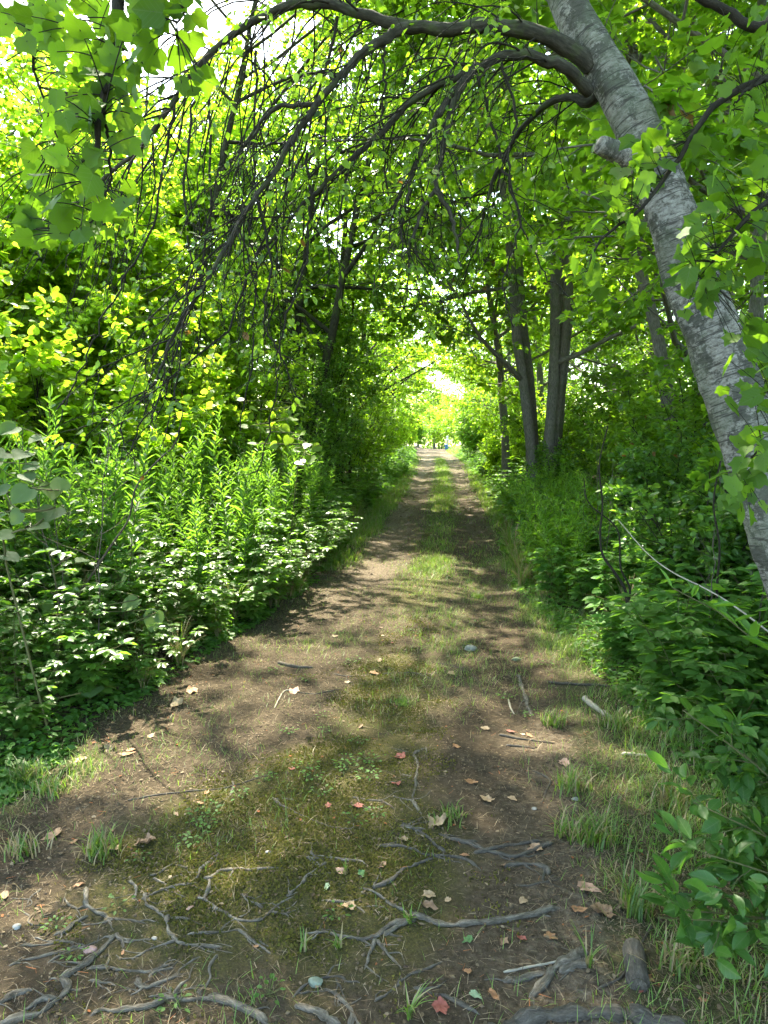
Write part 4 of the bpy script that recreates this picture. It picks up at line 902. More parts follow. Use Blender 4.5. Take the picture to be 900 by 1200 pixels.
# moss
x, y, rg = sample(150000, -2.0, 1.0, 1.45, 6.0, lambda x, y: np.clip(moss_f(x, y) * 1.0 - .42 - 1.3 * (fbm(x * 5, y * 5 + 3, 4) - .5), 0, 1), 4)
n = len(x); p = np.stack([x, y, hgt(x, y) - .0015], -1); d = nrm(rg.normal(size=(n, 3)) * .7 + [0, 0, .8]); N = nrm(rg.normal(size=(n, 3)))
tint = np.clip(fbm(x * 5, y * 5) * 1.1 - .1 + .25 * rg.normal(size=n), 0, .97)
tag(link('moss', leaves(p, d, N, .008 + .007 * rg.random(n), 'oval', tint, 'moss', M['moss'])), kind='stuff')
# litter: bits of stem, bark and leaf
def litter(n, x0, x1, y0, y1, dens, seed, name, s0=.008, s1=.036):
    x, y, rg = sample(n, x0, x1, y0, y1, dens, seed); n = len(x)
    p = np.stack([x, y, hgt(x, y) + .003 + .004 * rg.random(n)], -1); a = rg.random(n) * 6.28
    d = nrm(np.stack([np.cos(a), np.sin(a), .1 * rg.normal(size=n)], -1)); N = nrm(rg.normal(size=(n, 3)) * .3 + [0, 0, 1])
    s = s0 + (s1 - s0) * rg.random(n) ** 2
    k = rg.random(n) < .8; ti = np.clip(rg.beta(1.6, 2.2, n), 0, .97); ti[rg.random(n) < .04] = 1
    tv = {True: LEAF['lance'], False: LEAF['oval']}
    tag(link(name, leaves(p[k], d[k], N[k], s[k] * 1.1, 'needle', ti[k], name, M['litter'])), kind='stuff')
    tag(link(name, leaves(p[~k], d[~k], N[~k], s[~k] * .6, 'oval', ti[~k], name, M['litter'])), kind='stuff')
def crumbs():
    x, y, rg = sample(42000, -2.3, 1.9, 1.4, 8, lambda x, y: np.clip(fbm(x * 4 + 9, y * 4) * 2.2 - .6, .08, 1) * (1 - .6 * np.clip(moss_f(x, y), 0, 1)), 14); n = len(x)
    p = np.stack([x, y, hgt(x, y)], -1); LEAF['crumb'] = T_([(-.5,0,0),(.5,.1,0),(0,-.45,.05),(.1,.5,-.05),(0,0,.42),(.05,0,-.4)], [np.array([(0,2,4),(2,1,4),(1,3,4),(3,0,4),(2,0,5),(1,2,5),(3,1,5),(0,3,5)])])
    d = nrm(rg.normal(size=(n, 3))); N = nrm(rg.normal(size=(n, 3)) + [0, 0, 1.5])
    tag(link('soil_crumbs', leaves(p, d, N, .004 + .012 * rg.random(n) ** 3, 'crumb', rg.random(n) * .55, 'soil_crumbs', M['litter'])), kind='stuff')
crumbs()
litter(60000, -2.3, 2.1, 1.4, 7.5, lambda x, y: np.clip(.22 + 1.0 * np.exp(-((x - ctr(y) - 1.5) / .5) ** 2) * (y < 4) + .5 * np.exp(-((x - ctr(y) + 1.4) / .4) ** 2) + .5 * np.clip(fbm(x * 3, y * 3 + 50) * 3 - 1.6, 0, 1), 0, 1), 5, 'leaf_litter')
litter(30000, -2.6, 2.6, 7.5, 24, lambda x, y: .2 + .8 * np.exp(-((np.abs(x - ctr(y)) - 1.25) / .3) ** 2), 6, 'leaf_litter', .03, .08)
# ground cover under the thickets
def cover(n, y0, y1, size, seed, hmax):
    rg = np.random.default_rng(seed); y = y0 + (y1 - y0) * rg.random(n) ** 1.2; side = rg.random(n) < .5
    e = np.where(side, np.interp(y, [2, 3.6, 5, 8, 12, 20], [1.4, 1.38, 1.3, 1.15, 1.35, 1.3]), np.interp(y, [2, 3.4, 4.5, 7, 10, 15, 20], [1.85, 1.6, 1.4, .98, 1.0, 1.2, 1.2]))
    u = e + rg.exponential(.7, n) + .25 * (fbm(y * 1.7, e * 3 + 2) - .5); x = ctr(y) + np.where(side, -u, u)
    k = rg.random(n) < np.clip(fbm(x * 2.2, y * 2.2 + 9) * 2.4 - .6, .05, 1); x, y, u, e = x[k], y[k], u[k], e[k]; n = len(x)
    z = hgt(x, y) + hmax * rg.random(n) ** 1.3 * sstep(-.1, .5, u - e)
    z = z + .01; p = np.stack([x, y, z], -1); a = rg.random(n) * 6.28
    d = nrm(np.stack([np.cos(a), np.sin(a), -.15 + .2 * rg.normal(size=n)], -1)); N = nrm(np.array([0, 0, 1.]) + .3 * rg.normal(size=(n, 3)))
    tag(link('ground_cover', leaves(p, d, N, size * (.6 + .8 * rg.random(n)), 'oval', np.clip(rg.beta(2, 2.4, n), 0, .97), 'ground_cover', M['weed'])), kind='stuff')
cover(52000, 2.6, 10, .042, 7, .22); cover(50000, 9, 60, .09, 8, .4)

# ------------------------------------------------------------------ exposed roots, traced network by network
Z2 = lambda l: [(a * .2889, 960 + b * .2889) for a, b in l]
Z3 = lambda l: [(220 + a * .2889, 960 + b * .2889) for a, b in l]
Z4 = lambda l: [(440 + a * .2889, 960 + b * .2889) for a, b in l]
Z6 = lambda l: [(200 + a / 3, 740 + b / 3) for a, b in l]
Z7 = lambda l: [(480 + a / 3, 740 + b / 3) for a, b in l]
def root_net(label, lines, mat='root', seed=0, knob=()):
    rg = np.random.default_rng(seed); V = []; Q = []; B = []; n = 0; org = G(*lines[0][0][0])
    extra = []
    for li in lines:
        for _ in range(2 + int(len(li[0]) > 4)):
            j = rg.integers(0, len(li[0]) - 1); f = rg.random(); a = np.array(li[0][j]) * (1 - f) + np.array(li[0][j + 1]) * f
            t = np.array(li[0][j + 1], float) - li[0][j]; t /= np.linalg.norm(t) + 1e-6; sg = rg.choice([-1, 1]); dv = t * .8 + sg * np.array([-t[1], t[0]]) * (.4 + .5 * rg.random()); dv[1] *= .6
            ln = rg.uniform(14, 34); b = a + dv * ln * .5 + rg.normal(size=2) * 2; c = a + dv * ln + rg.normal(size=2) * 4
            extra.append(([tuple(a), tuple(b), tuple(c)], min(li[1], li[2]) * .6 + .001, .002, False))
    for li in list(lines) + extra:
        pts, r0, r1 = li[0], li[1], li[2]; taper0 = li[3] if len(li) > 3 else True
        g = np.array([G(a, b) for a, b in pts]); L = np.linalg.norm(np.diff(g, axis=0), axis=1).sum(); k = int(max(10, L / .010))
        c = resample(g, k); t = np.linspace(0, 1, k)
        wa = .011 * np.sin(np.pi * t) ** .5; c[:, 0] += wa * (fbm(t * L * 20 + seed, t * 0 + 3, 4) - .5) * 2; c[:, 1] += wa * (fbm(t * L * 20, t * 0 + seed, 4) - .5) * 2
        r = .57 * (r0 + (r1 - r0) * t) * (1 + .75 * (fbm(t * L * 26 + seed * 3, t * 0 + 1) - .5) * 2 + .05 * rg.normal(size=k))
        z = hgt(c[:, 0], c[:, 1]); wv = .35 + .55 * fbm(t * L * 6 + 40 + seed, t * 0 + 8); e = np.ones(k)
        e = e * sstep(0, .10, 1 - t)
        if taper0: e = e * sstep(0, .08, t)
        c[:, 2] = z + r * ((wv * 1.15 - .42) * e - .9 * (1 - e)) + .0005
        r = np.maximum(r * (.25 + .75 * e), .0012)
        v, q, bk = tubes(c[None], r[None], 9)
        cc = np.repeat(c, 9, 0); v = cc + (v - cc) * [1.12, 1.12, .8] * (1 + .9 * (fbm(bk[:, 0] * 160 + seed, bk[:, 1] * 160 + bk[:, 2] * 18, 3) - .5))[:, None]
        V.append(v - org); Q.append(q + n); B.append(bk + li[1] * 7); n += len(v)
    me = mesh_data('tree_root', np.vstack(V), [np.vstack(Q)], M[mat], bark=np.vstack(B))
    tag(link('tree_root', me, None, org), label, 'root', 'exposed tree roots')
RN = [
 ('forked grey root right of the orange leaf at the left of the mossy patch', [(Z2([(350,262),(352,320),(368,360),(420,390),(470,405),(540,410),(608,427)]), .014, .007), (Z2([(262,322),(285,350),(320,365),(350,355),(368,360)]), .006, .007, False), (Z2([(470,405),(400,425),(325,430)]), .007, .004)], 'root'),
 ('short thick root end at the left below the forked root', [(Z2([(365,388),(320,415),(270,455),(212,472)]), .010, .016)], 'root'),
 ('short stubby root standing up left of the curved root', [(Z2([(530,248),(548,268),(550,300),(536,328)]), .014, .006)], 'root'),
 ('small T-shaped root above the curved root on the left', [(Z2([(600,230),(640,222),(680,195),(725,170)]), .011, .004), (Z2([(620,235),(645,255),(670,262)]), .012, .006)], 'root'),
 ('straight root slanting up to a pointed end left of the root loop', [(Z2([(892,132),(870,155),(830,190),(808,218),(792,246)]), .009, .010)], 'root'),
 ('winding S-shaped root between the left edge and the root loop', [(Z2([(572,326),(640,295),(730,268),(808,256)]), .010, .006), (Z2([(590,308),(600,350),(640,378),(690,400),(790,406)]), .011, .005, False), (Z2([(680,400),(685,450),(710,495),(760,508),(860,518),(910,515)]), .012, .006, False), (Z2([(710,495),(640,515),(560,555),(532,568)]), .007, .004, False)], 'root'),
 ('bent root with a knobbed upper end in the lower left', [(Z2([(484,458),(440,500),(380,560),(340,590),(295,612),(250,655)]), .010, .018), (Z2([(474,462),(492,490),(500,522)]), .010, .008), (Z2([(505,492),(560,490),(615,480)]), .005, .003)], 'root'),
 ('long thin root running right from the knotted root in the lower left', [(Z2([(340,602),(430,602),(500,612),(600,615),(660,600),(714,578)]), .009, .007)], 'root'),
 ('short sliver of root below the long thin root', [(Z2([(352,656),(420,662),(472,674)]), .007, .006)], 'root'),
 ('thick twisted root running to the lower left corner', [(Z2([(245,640),(275,690),(225,740),(150,790),(60,815),(-40,845)]), .018, .022, False), (Z2([(240,725),(160,740),(80,790),(-20,835)]), .015, .014), (Z2([(330,600),(290,620),(255,645)]), .012, .018)], 'root'),
 ('pale root reaching in from the left edge under the bare soil', [(Z2([(30,595),(110,570),(200,552),(260,540),(330,510)]), .013, .008)], 'root'),
 ('thick root stub poking in at the left picture edge', [(Z2([(-60,765),(0,745),(50,715),(145,688)]), .018, .010, False)], 'root'),
 ('fine root lying level in bare soil at the left edge', [(Z2([(70,515),(160,510),(240,500),(330,508)]), .008, .006)], 'root'),
 ('fine root slanting up to the bent knobbed root', [(Z2([(185,590),(260,545),(330,520),(425,478)]), .007, .005)], 'root'),
 ('topmost of the fine roots in the bare soil at the left', [(Z2([(130,480),(200,492),(270,490)]), .006, .004)], 'root'),
 ('long knobbly root across the bottom left with a forked knee', [(Z2([(345,812),(400,780),(480,775),(570,770),(640,745),(700,735),(800,735),(900,728)]) + Z3([(90,718),(160,738),(240,770),(300,805),(345,845)]), .011, .016), (Z2([(690,735),(730,680),(768,648)]), .012, .006, False), (Z2([(600,718),(650,720),(700,728)]), .005, .007), (Z2([(695,730),(690,700),(692,685)]), .009, .005, False)], 'root'),
 ('thin branching root above the long knobbly one', [(Z2([(540,655),(580,680),(640,665),(700,635),(745,600),(830,545)]), .009, .005), (Z2([(600,640),(650,612),(710,600)]), .007, .005), (Z2([(580,680),(560,700),(530,712)]), .006, .003), (Z2([(560,650),(575,690)]), .010, .006)], 'root'),
 ('short upright root right of the thin branching root', [(Z2([(885,545),(855,590),(848,640),(820,690),(800,705)]), .007, .006)], 'root'),
 ('short dark root twig lying by the left soil patch', [(Z2([(95,365),(115,400),(138,433)]), .007, .005)], 'rootdark'),
 ('dark root end slanting up from the soil left of the forked root', [(Z2([(168,278),(140,310),(108,348)]), .006, .004)], 'rootdark'),
 ('closed loop of pale root around a sandy hollow', [(Z3([(430,193),(340,200),(260,205),(200,200),(130,215),(90,240),(80,280),(70,325),(100,350),(150,380),(190,400),(290,405),(340,370),(400,325),(468,296)]), .010, .009), (Z3([(185,212),(172,245),(197,270)]), .005, .003, False), (Z3([(405,312),(460,265),(490,225),(540,190),(575,172)]), .012, .007), (Z3([(345,378),(380,382),(412,396)]), .009, .006), (Z3([(50,315),(70,325)]), .006, .010), (Z3([(75,238),(95,240)]), .006, .014)], 'root'),
 ('tiny pale root lying in the sandy hollow of the loop', [(Z3([(212,300),(240,325),(280,345),(305,362)]), .008, .006)], 'root'),
 ('root with a small upright knob above the loop, ending by the acorn', [(Z3([(468,152),(520,158),(580,158),(640,165),(700,175),(727,192)]), .007, .010), (Z3([(500,130),(512,145),(520,157)]), .008, .009)], 'root'),
 ('thin arched root below the loop', [(Z3([(-20,470),(80,462),(190,452),(250,485),(300,520),(348,554)]), .006, .010)], 'root'),
 ('short root sliver in the moss right of the loop', [(Z3([(538,330),(620,335),(680,355),(720,382)]), .007, .008)], 'root'),
 ('thick pale root with knotted holes in the middle of the foreground', [(Z3([(428,466),(500,465),(560,460),(640,480),(710,487),(770,465),(830,430),(900,415)]) + Z4([(150,395),(200,405),(260,425),(340,430),(440,425),(540,405),(640,390),(720,360),(795,368)]), .012, .020), (Z3([(760,490),(730,560),(715,612)]), .014, .007, False), (Z3([(770,495),(820,560),(868,607)]), .013, .007, False), (Z3([(500,490),(530,460),(552,444)]), .006, .005), (Z3([(690,275),(760,300),(830,350),(895,378)]), .009, .014), (Z3([(790,470),(850,440),(900,405)]), .017, .020)], 'root'),
 ('hooked root running off the bottom beside the pale green stone', [(Z3([(548,685),(600,710),(640,750),(665,790),(655,850)]), .011, .015), (Z3([(665,780),(690,831),(690,850)]), .008, .008)], 'root'),
 ('wide flat root flake at the bottom edge', [(Z3([(425,755),(500,780),(560,800),(620,850)]), .020, .016)], 'root'),
 ('thin dark root curling above the hooked root', [(Z3([(420,725),(480,670),(545,640),(620,636),(638,665)]), .005, .004), (Z3([(600,642),(610,670),(625,695)]), .004, .003)], 'rootdark'),
 ('pair of dark roots crossing the right wheel track and meeting in a pale ridge', [(Z4([(-30,108),(80,108),(150,125),(220,145),(300,150),(370,165),(425,197)]), .011, .010), (Z4([(-20,285),(60,250),(110,205),(170,180),(250,152)]), .014, .010), (Z4([(95,12),(170,45),(230,95),(290,138)]), .008, .016), (Z4([(280,70),(380,100),(450,130),(560,150),(640,125),(745,92)]), .014, .014), (Z4([(390,140),(480,120),(570,100),(690,85)]), .015, .012), (Z4([(250,60),(330,85),(420,92)]), .008, .010)], 'rootdark'),
 ('low dark root hump in the right wheel track', [(Z4([(515,192),(600,185),(680,195),(700,222)]), .016, .020)], 'rootdark'),
 ('dark splinter of root in the right wheel track below the low hump', [(Z4([(560,268),(640,262),(740,245)]), .008, .005)], 'rootdark'),
 ('thick pale root stump rising at the right of the track near the bottom', [(Z4([(850,545),(800,565),(740,600),(680,670),(615,740)]), .034, .014, False), (Z4([(850,590),(800,590),(740,620)]), .03, .015, False), (Z4([(710,622),(600,640),(515,662)]), .016, .014)], 'root'),
 ('big dark root lying across the bottom edge right of centre', [([(575,1215),(620,1193),(665,1189),(710,1189),(760,1196),(830,1215)], .034, .036, False)], 'rootdark'),
 ('long thin root slanting down through the lower middle', [(Z4([(145,678),(240,710),(330,740),(430,795)]), .010, .009)], 'rootdark'),
 ('fine root slanting up from the lower middle', [(Z4([(-10,745),(60,700),(130,640),(290,565)]), .007, .005)], 'rootdark'),
 ('upright wavy root above the pale ridge in the middle of the track', [(Z7([(62,403),(20,430),(24,480),(18,540),(12,600),(55,655)]), .008, .011), (Z7([(14,510),(-10,505),(-30,500)]), .007, .004)], 'root'),
 ('slender root lying alone on the moss beyond the loop', [(Z6([(345,578),(400,615),(470,650),(560,685),(665,697)]), .008, .004)], 'root'),
 ('thin root crossing the middle of the path', [(Z6([(560,140),(620,158),(700,152),(800,145),(900,148)]) + Z7([(80,148),(155,133)]), .007, .006), (Z7([(90,108),(160,125),(240,160)]), .006, .004)], 'rootdark'),
 ('pale root poking up in the right wheel track by the grass', [(Z7([(380,150),(395,200),(415,260),(432,305)]), .024, .014)], 'root'),
 ('short pale root splinter in the moss left of the slender root', [(Z6([(215,525),(215,550),(208,585)]), .010, .005)], 'root'),
 ('low root on the moss between the slender root and the wavy one', [(Z6([(630,580),(680,590),(740,600),(790,625)]), .008, .006)], 'root'),
 ('short root ridge just left of the foot of the wavy root', [(Z6([(800,680),(850,690),(900,700)]), .009, .008)], 'root'),
 ('short root bump touching the upright wavy root on its left', [(Z6([(780,580),(820,590),(860,600)]), .009, .007)], 'root'),
]
for i, (lab, ln, mt) in enumerate(RN): root_net(lab, ln, mt, i + 1)

# ------------------------------------------------------------------ sticks
def stick(label, pts, r0, r1, mat='stickd', lift=.6, name='stick'):
    g = np.array([G(a, b) for a, b in pts]); k = 24; c = resample(g, k); r = np.linspace(r0, r1, k) * (1 + .1 * np.random.default_rng(len(label)).normal(size=k))
    c[:, 2] = np.maximum(hgt(c[:, 0], c[:, 1]), hgt(c[:, 0], c[:, 1]).mean() - .01) + r * lift; r[0] *= .6; r[-1] *= .4; o = c[0].copy()
    tb = TB().add((c - o)[None], r[None], 8); tag(link(name, tb.me(name, M[mat]), None, o), label, 'stick')
stick('short pale bleached stick lying in the grass right of the track', Z7([(612,242),(660,280),(722,325)]), .017, .013, 'palewood', 1.0)
stick('long brown stick lying across the right verge above the bleached stick', Z7([(488,182),(600,190),(735,195)]), .009, .007, 'stickd', 1.)
stick('thin black twig lying level across the right wheel track', Z7([(315,365),(400,380),(505,393)]), .007, .004)
stick('short black twig just below the level black twig', Z7([(338,403),(390,405),(440,412)]), .006, .004)
stick('hooked twig in the dark soil of the right wheel track', Z7([(430,490),(492,522),(480,560),(463,605)]), .005, .003)
stick('small upright twig by the pale root in the right wheel track', Z7([(347,240),(355,270),(368,292)]), .006, .004, 'palewood')
stick('dark flat piece of bark on the left half of the path', Z6([(378,112),(430,124),(500,128)]), .014, .008)
stick('thin twig joined to the dark bark piece', Z6([(425,205),(395,215),(365,270)]), .005, .004, 'palewood')
stick('long fine twig crossing under the pinkish dead leaf', Z6([(450,215),(510,220),(590,205)]), .004, .003)
stick('pale stick under the right bank below the bleached stick', Z7([(745,436),(820,440),(900,455)]), .008, .006, 'palewood', 1.2)
stick('thin twig leaning by the grass tuft at the lower right', [(700,1160), (728,1145), (748,1112), (765,1085)], .004, .003)
stick('dead twig lying on the litter at the bottom right', [(590,1140), (650,1128), (700,1125)], .004, .003, 'palewood')
stick('thin grey twig on the soil of the left wheel track', [(150,938), (190,931), (255,925), (322,905)], .004, .003)
# a sawn branch end at the lower right
def log_end():
    a, b = G(748, 1160), G(742, 1118); ax = (b - a); ax = ax * 1.15; k = 10; c = a + ax * np.linspace(0, 1, k)[:, None]; c[:, 2] = hgt(c[:, 0], c[:, 1]) + .012
    r = .032 * (1 + .05 * np.random.default_rng(1).normal(size=k)); r[0] = .024; r[-1] = .026; o = c[0].copy(); c = c - o
    root = empty('cut_branch', o); link('bark', TB().add(c[None], r[None], 16).me('bark', M['rootdark']), root)
    th = np.arange(16) / 16 * 6.2832; t = nrm(c[0] - c[1]); A = nrm(np.cross(t, [0, 0, 1.])); Bv = np.cross(t, A)
    V = np.vstack([c[0] + t * .002 + r[0] * (np.cos(th)[:, None] * A + np.sin(th)[:, None] * Bv), [c[0] + t * .006]])
    link('cut_end', mesh_data('cut_end', V, [np.array([(i, (i + 1) % 16, 16) for i in range(16)])], M['root'], bark=V * 3), root)
    tag(root, 'short grey sawn branch end half buried in litter at the lower right', 'log')
log_end()

# ------------------------------------------------------------------ fallen leaves
def flat_mat(name, c0, c1):
    m, nt = nodes(name); b = nt.nodes['Principled BSDF']; b.inputs['Roughness'].default_value = .7
    g = nt.nodes.new('ShaderNodeTexCoord').outputs['Object']; n = noise(nt, g, 45, 4, .7)
    nt.links.new(ramp(nt, [(.3, c0), (.7, c1)], n.outputs[0]).outputs[0], b.inputs['Base Color']); return m
FM = {'tan': flat_mat('tan dead leaf', (.18, .115, .06), (.36, .25, .15)), 'brown': flat_mat('brown dead leaf', (.11, .06, .035), (.27, .16, .09)),
      'orange': flat_mat('orange dead leaf', (.17, .07, .03), (.34, .17, .075)), 'red': flat_mat('red dead leaf', (.13, .03, .02), (.27, .07, .045)),
      'pink': flat_mat('pinkish dead leaf', (.30, .15, .10), (.44, .27, .19)), 'green': flat_mat('fresh fallen leaf', (.04, .10, .025), (.08, .16, .05)), 'pale': flat_mat('pale green leaf', (.13, .19, .10), (.22, .29, .17))}
def dead_leaf(px, py, wpx, col, curl, label, kind='maple', cat='leaf', group=None, name='fallen_leaf', ang=None):
    import bmesh
    rg = np.random.default_rng(int(px * 31 + py)); g = G(px, py); dist = np.linalg.norm(g - CAM); s = wpx / F_ * dist * .86
    tv, tf = LEAF[kind]; bm = bmesh.new(); vs = [bm.verts.new(v) for v in tv]
    for f in tf:
        for q_ in f: bm.faces.new([vs[i] for i in q_])
    bmesh.ops.triangulate(bm, faces=bm.faces[:]); bmesh.ops.subdivide_edges(bm, edges=bm.edges[:], cuts=2, use_grid_fill=True)
    v = np.array([tuple(x.co) for x in bm.verts]); sd_ = rg.random() * 50
    v[:, 0] *= .7 + .35 * rg.random(); v[:, 1] -= .5; v[:, 2] *= .3
    v[:, :2] *= (1 + .45 * (fbm(v[:, :1] * 4 + sd_, v[:, 1:2] * 4 + sd_) - .5))
    v[:, 0] += .25 * rg.normal() * v[:, 1] ** 2
    w_ = .7 * curl + .25; fa = rg.random() * 3.14; ux = v[:, 0] * math.cos(fa) + v[:, 1] * math.sin(fa)
    v[:, 2] += w_ * .55 * np.abs(ux) ** 1.7 + .32 * (fbm(v[:, 0] * 3.5 + sd_, v[:, 1] * 3.5, 3) - .5) * (.5 + curl) + .10 * rg.normal() * v[:, 1]
    if curl > .8: sh = 1 - .38 * np.abs(ux) / (np.abs(ux).max()); v[:, 0] *= sh; v[:, 1] *= sh
    v *= s; v[:, 2] -= np.percentile(v[:, 2], 12); v[:, 2] = np.maximum(v[:, 2], -.001)
    a = rg.random() * 6.28 if ang is None else ang; ca, sa = math.cos(a), math.sin(a)
    v = np.stack([v[:, 0] * ca - v[:, 1] * sa, v[:, 0] * sa + v[:, 1] * ca, v[:, 2]], -1)
    v[:, 2] += hgt(v[:, 0] + g[0], v[:, 1] + g[1]) - g[2]
    for x, c in zip(bm.verts, v): x.co = c
    me = bpy.data.meshes.new(name); bm.to_mesh(me); bm.free(); me.materials.append(FM[col]); me.polygons.foreach_set('use_smooth', np.ones(len(me.polygons), bool))
    tag(link(name, me, None, g + [0, 0, .004]), label, cat, group)
DL = [(131,994,18,'tan',.5,'flat tan leaf lying left of the curled brown one'),(168,988,26,'brown',1.2,'curled brown leaf on bare soil at the left of the path'),(92,1038,13,'orange',.4,'small orange-tan leaf above the forked root'),
 (223,1065,13,'pink',1.1,'small curled pinkish leaf beside the S-shaped root'),(150,884,20,'orange',.6,'bright orange-tan leaf on the far left soil'),(127,879,19,'tan',.9,'curled tan leaf next to the bright orange-tan one'),
 (92,892,17,'tan',.3,'pale round leaf near the left grass'),(60,981,22,'brown',.6,'brown leaf in the dry grass at the left'),(6,1050,16,'brown',.4,'brown leaf cut by the left picture edge'),
 (345,812,17,'pink',.5,'pinkish leaf over a fine twig in mid path'),(207,827,22,'tan',.7,'star-shaped pale leaf at the left edge of the path'),(225,811,17,'orange',.6,'orange leaf just above the star-shaped pale leaf'),
 (342,902,10,'red',.7,'small red leaf in the middle of the moss'),(467,888,15,'red',.6,'dark red leaf just left of the track centre'),(465,920,12,'red',.5,'red leaf below the dark red one'),
 (510,965,34,'tan',1.0,'long curled tan leaf beside the upright wavy root'),(572,938,18,'tan',.5,'tan lobed leaf on dark soil of the right track'),(551,916,14,'orange',.3,'orange oval leaf in the right track'),
 (570,855,14,'tan',.3,'pale tan leaf higher up the right track'),(621,863,11,'orange',.3,'orange leaf by the level black twig'),(612,861,8,'tan',.3,'tiny tan leaf left of the orange one by the black twig'),
 (598,858,13,'red',.4,'deep red leaf touching the level black twig'),(544,1003,13,'orange',.8,'orange scrap on the dark crossing roots'),(690,1041,24,'pink',.6,'large rust-pink leaf at the right verge'),
 (678,1067,20,'orange',.6,'ragged orange leaf below the rust-pink one'),(501,1050,17,'tan',.4,'tan leaf above the curled brown one in the centre'),(503,1064,28,'brown',1.4,'tightly curled brown leaf in the centre foreground'),
 (524,1056,9,'tan',.2,'small round tan leaf right of the curled brown one'),(612,1057,12,'tan',.2,'cream-tan oval leaf on the dark soil'),(590,1106,18,'brown',1.4,'rolled brown and cream leaf in the lower track'),
 (611,1101,20,'red',1.2,'curled bright red leaf in the lower track'),(646,1099,14,'orange',.2,'square orange-tan leaf right of the bright red leaf'),(548,1103,14,'green',.2,'single fresh green leaf on dark soil'),
 (547,1139,9,'orange',.3,'small orange leaf on the sunlit pale patch'),(580,1169,15,'orange',.8,'crumpled orange leaf near the bottom'),(518,1183,19,'red',.7,'dull red leaf near the bottom centre'),
 (558,1168,15,'pale',.3,'pale green leaf near the bottom'),(708,1068,26,'brown',.8,'dark brown crumpled leaf in the right litter'),(758,1147,15,'orange',.6,'orange leaf against the cut branch end'),
 (751,1162,10,'red',.4,'small red leaf below the cut branch end'),(824,1173,11,'orange',.6,'small orange leaf at the bottom right'),(383,1041,13,'pale',.3,'small pale green leaf in the moss'),
 (448,1016,20,'brown',.9,'curled grey-brown leaf above the knotted root'),(738,1064,22,'tan',.5,'tan leaf in the sunlit grass at the right'),(660,895,14,'pink',.4,'leaf at the edge of the right grass'),
 (300,1120-10,8,'orange',.3,'orange crumb by the thin branching root'),(144,1118,7,'orange',.3,'orange crumb beside the bent root'),(235,942,11,'orange',.4,'small orange-brown leaf left of the green seedlings'),
 (207,955,10,'brown',.5,'small brown leaf by the seedlings at the left'),(530,790,12,'tan',.5,'tan leaf in the upper right track'),(440,790,14,'orange',.4,'orange leaf in the upper centre of the path'),
 (700,1016-30,14,'red',.4,'reddish leaf in the right grass'),(384,945,9,'red',.3,'red scrap on the sunny moss'),(130,790-50,20,'tan',.6,'tan leaf at the foot of the left weeds')]
for px, py, w_, col, cu, lab in DL:
    dead_leaf(px, py, w_, col, cu, lab, kind='maple' if w_ > 13 and w_ % 4 else ('heart' if w_ % 3 == 0 else 'oval'))
rg = np.random.default_rng(50)
cnt = 0
while cnt < 60:
    y = 2 + 12 * rg.random() ** 1.2; x = ctr(y) + rg.normal() * 1.0
    if abs(x - ctr(y)) > 1.7: continue
    r = np.array([x, y, float(hgt(x, y))]) - CAM; c_ = _m.T @ r; px, py = 450 + F_ * c_[0] / -c_[2], 600 - F_ * c_[1] / -c_[2]
    if not (0 < px < 900 and 560 < py < 1195): continue
    col = rg.choice(['tan', 'brown', 'orange', 'pink', 'red'], p=[.35, .25, .2, .12, .08]); cnt += 1
    dead_leaf(px, py, (.035 + .03 * rg.random()) * F_ / np.linalg.norm(r), col, rg.random(), 'small dead leaf lying loose on the path surface', kind=rg.choice(['maple', 'oval', 'heart']), group='small loose leaves on the path')

# ------------------------------------------------------------------ stones and an acorn
def stone(px, py, wpx, label, c0, c1, seed):
    import bmesh
    g = G(px, py); s = wpx / F_ * np.linalg.norm(g - CAM) / 2; bm = bmesh.new(); bmesh.ops.create_icosphere(bm, subdivisions=3, radius=1); rg = np.random.default_rng(seed); cut = nrm(rg.normal(size=(9, 3)))
    for v in bm.verts:
        p = np.array(v.co); 
        for c in cut:
            k = p @ c - .72
            if k > 0: p = p - c * k * .9
        v.co = p * s * [1, .8, .55]
    me = bpy.data.meshes.new('pebble'); bm.to_mesh(me); bm.free(); me.materials.append(flat_mat('stone ' + str(seed), c0, c1))
    tag(link('pebble', me, None, g + [0, 0, s * .2]), label, 'stone')
stone(369, 1152, 17, 'pale green-grey stone in the moss beside the hooked root', (.09, .11, .08), (.17, .20, .15), 1)
stone(106, 1114, 13, 'pinkish stone among the roots at the lower left', (.26, .14, .12), (.36, .22, .19), 2)
stone(20, 1087, 9, 'small white and grey stone at the left edge', (.15, .15, .14), (.32, .31, .29), 3)
stone(314, 999, 6, 'tiny white pebble above the root loop', (.15, .13, .11), (.26, .24, .21), 4)
stone(181, 1100, 6, 'tiny white pebble left of the thin branching root', (.15, .13, .11), (.26, .24, .21), 5)
stone(551, 761, 16, 'grey-green stone low in the upper right track', (.12, .12, .09), (.25, .24, .20), 6)
stone(605, 774, 11, 'dark mossy stone at the edge of the upper right grass', (.05, .07, .03), (.12, .14, .07), 7)
stone(674, 937, 8, 'small grey pebble in the right track by the grass', (.2, .19, .17), (.33, .31, .28), 8)
stone(626, 968-20, 6, 'small pale pebble on the dark soil of the right track', (.15, .13, .11), (.28, .25, .21), 9)
dead_leaf(424, 1026, 10, 'green', .8, 'green acorn husk half sunk by the root above the loop', kind='heart', cat='acorn', name='acorn_husk')

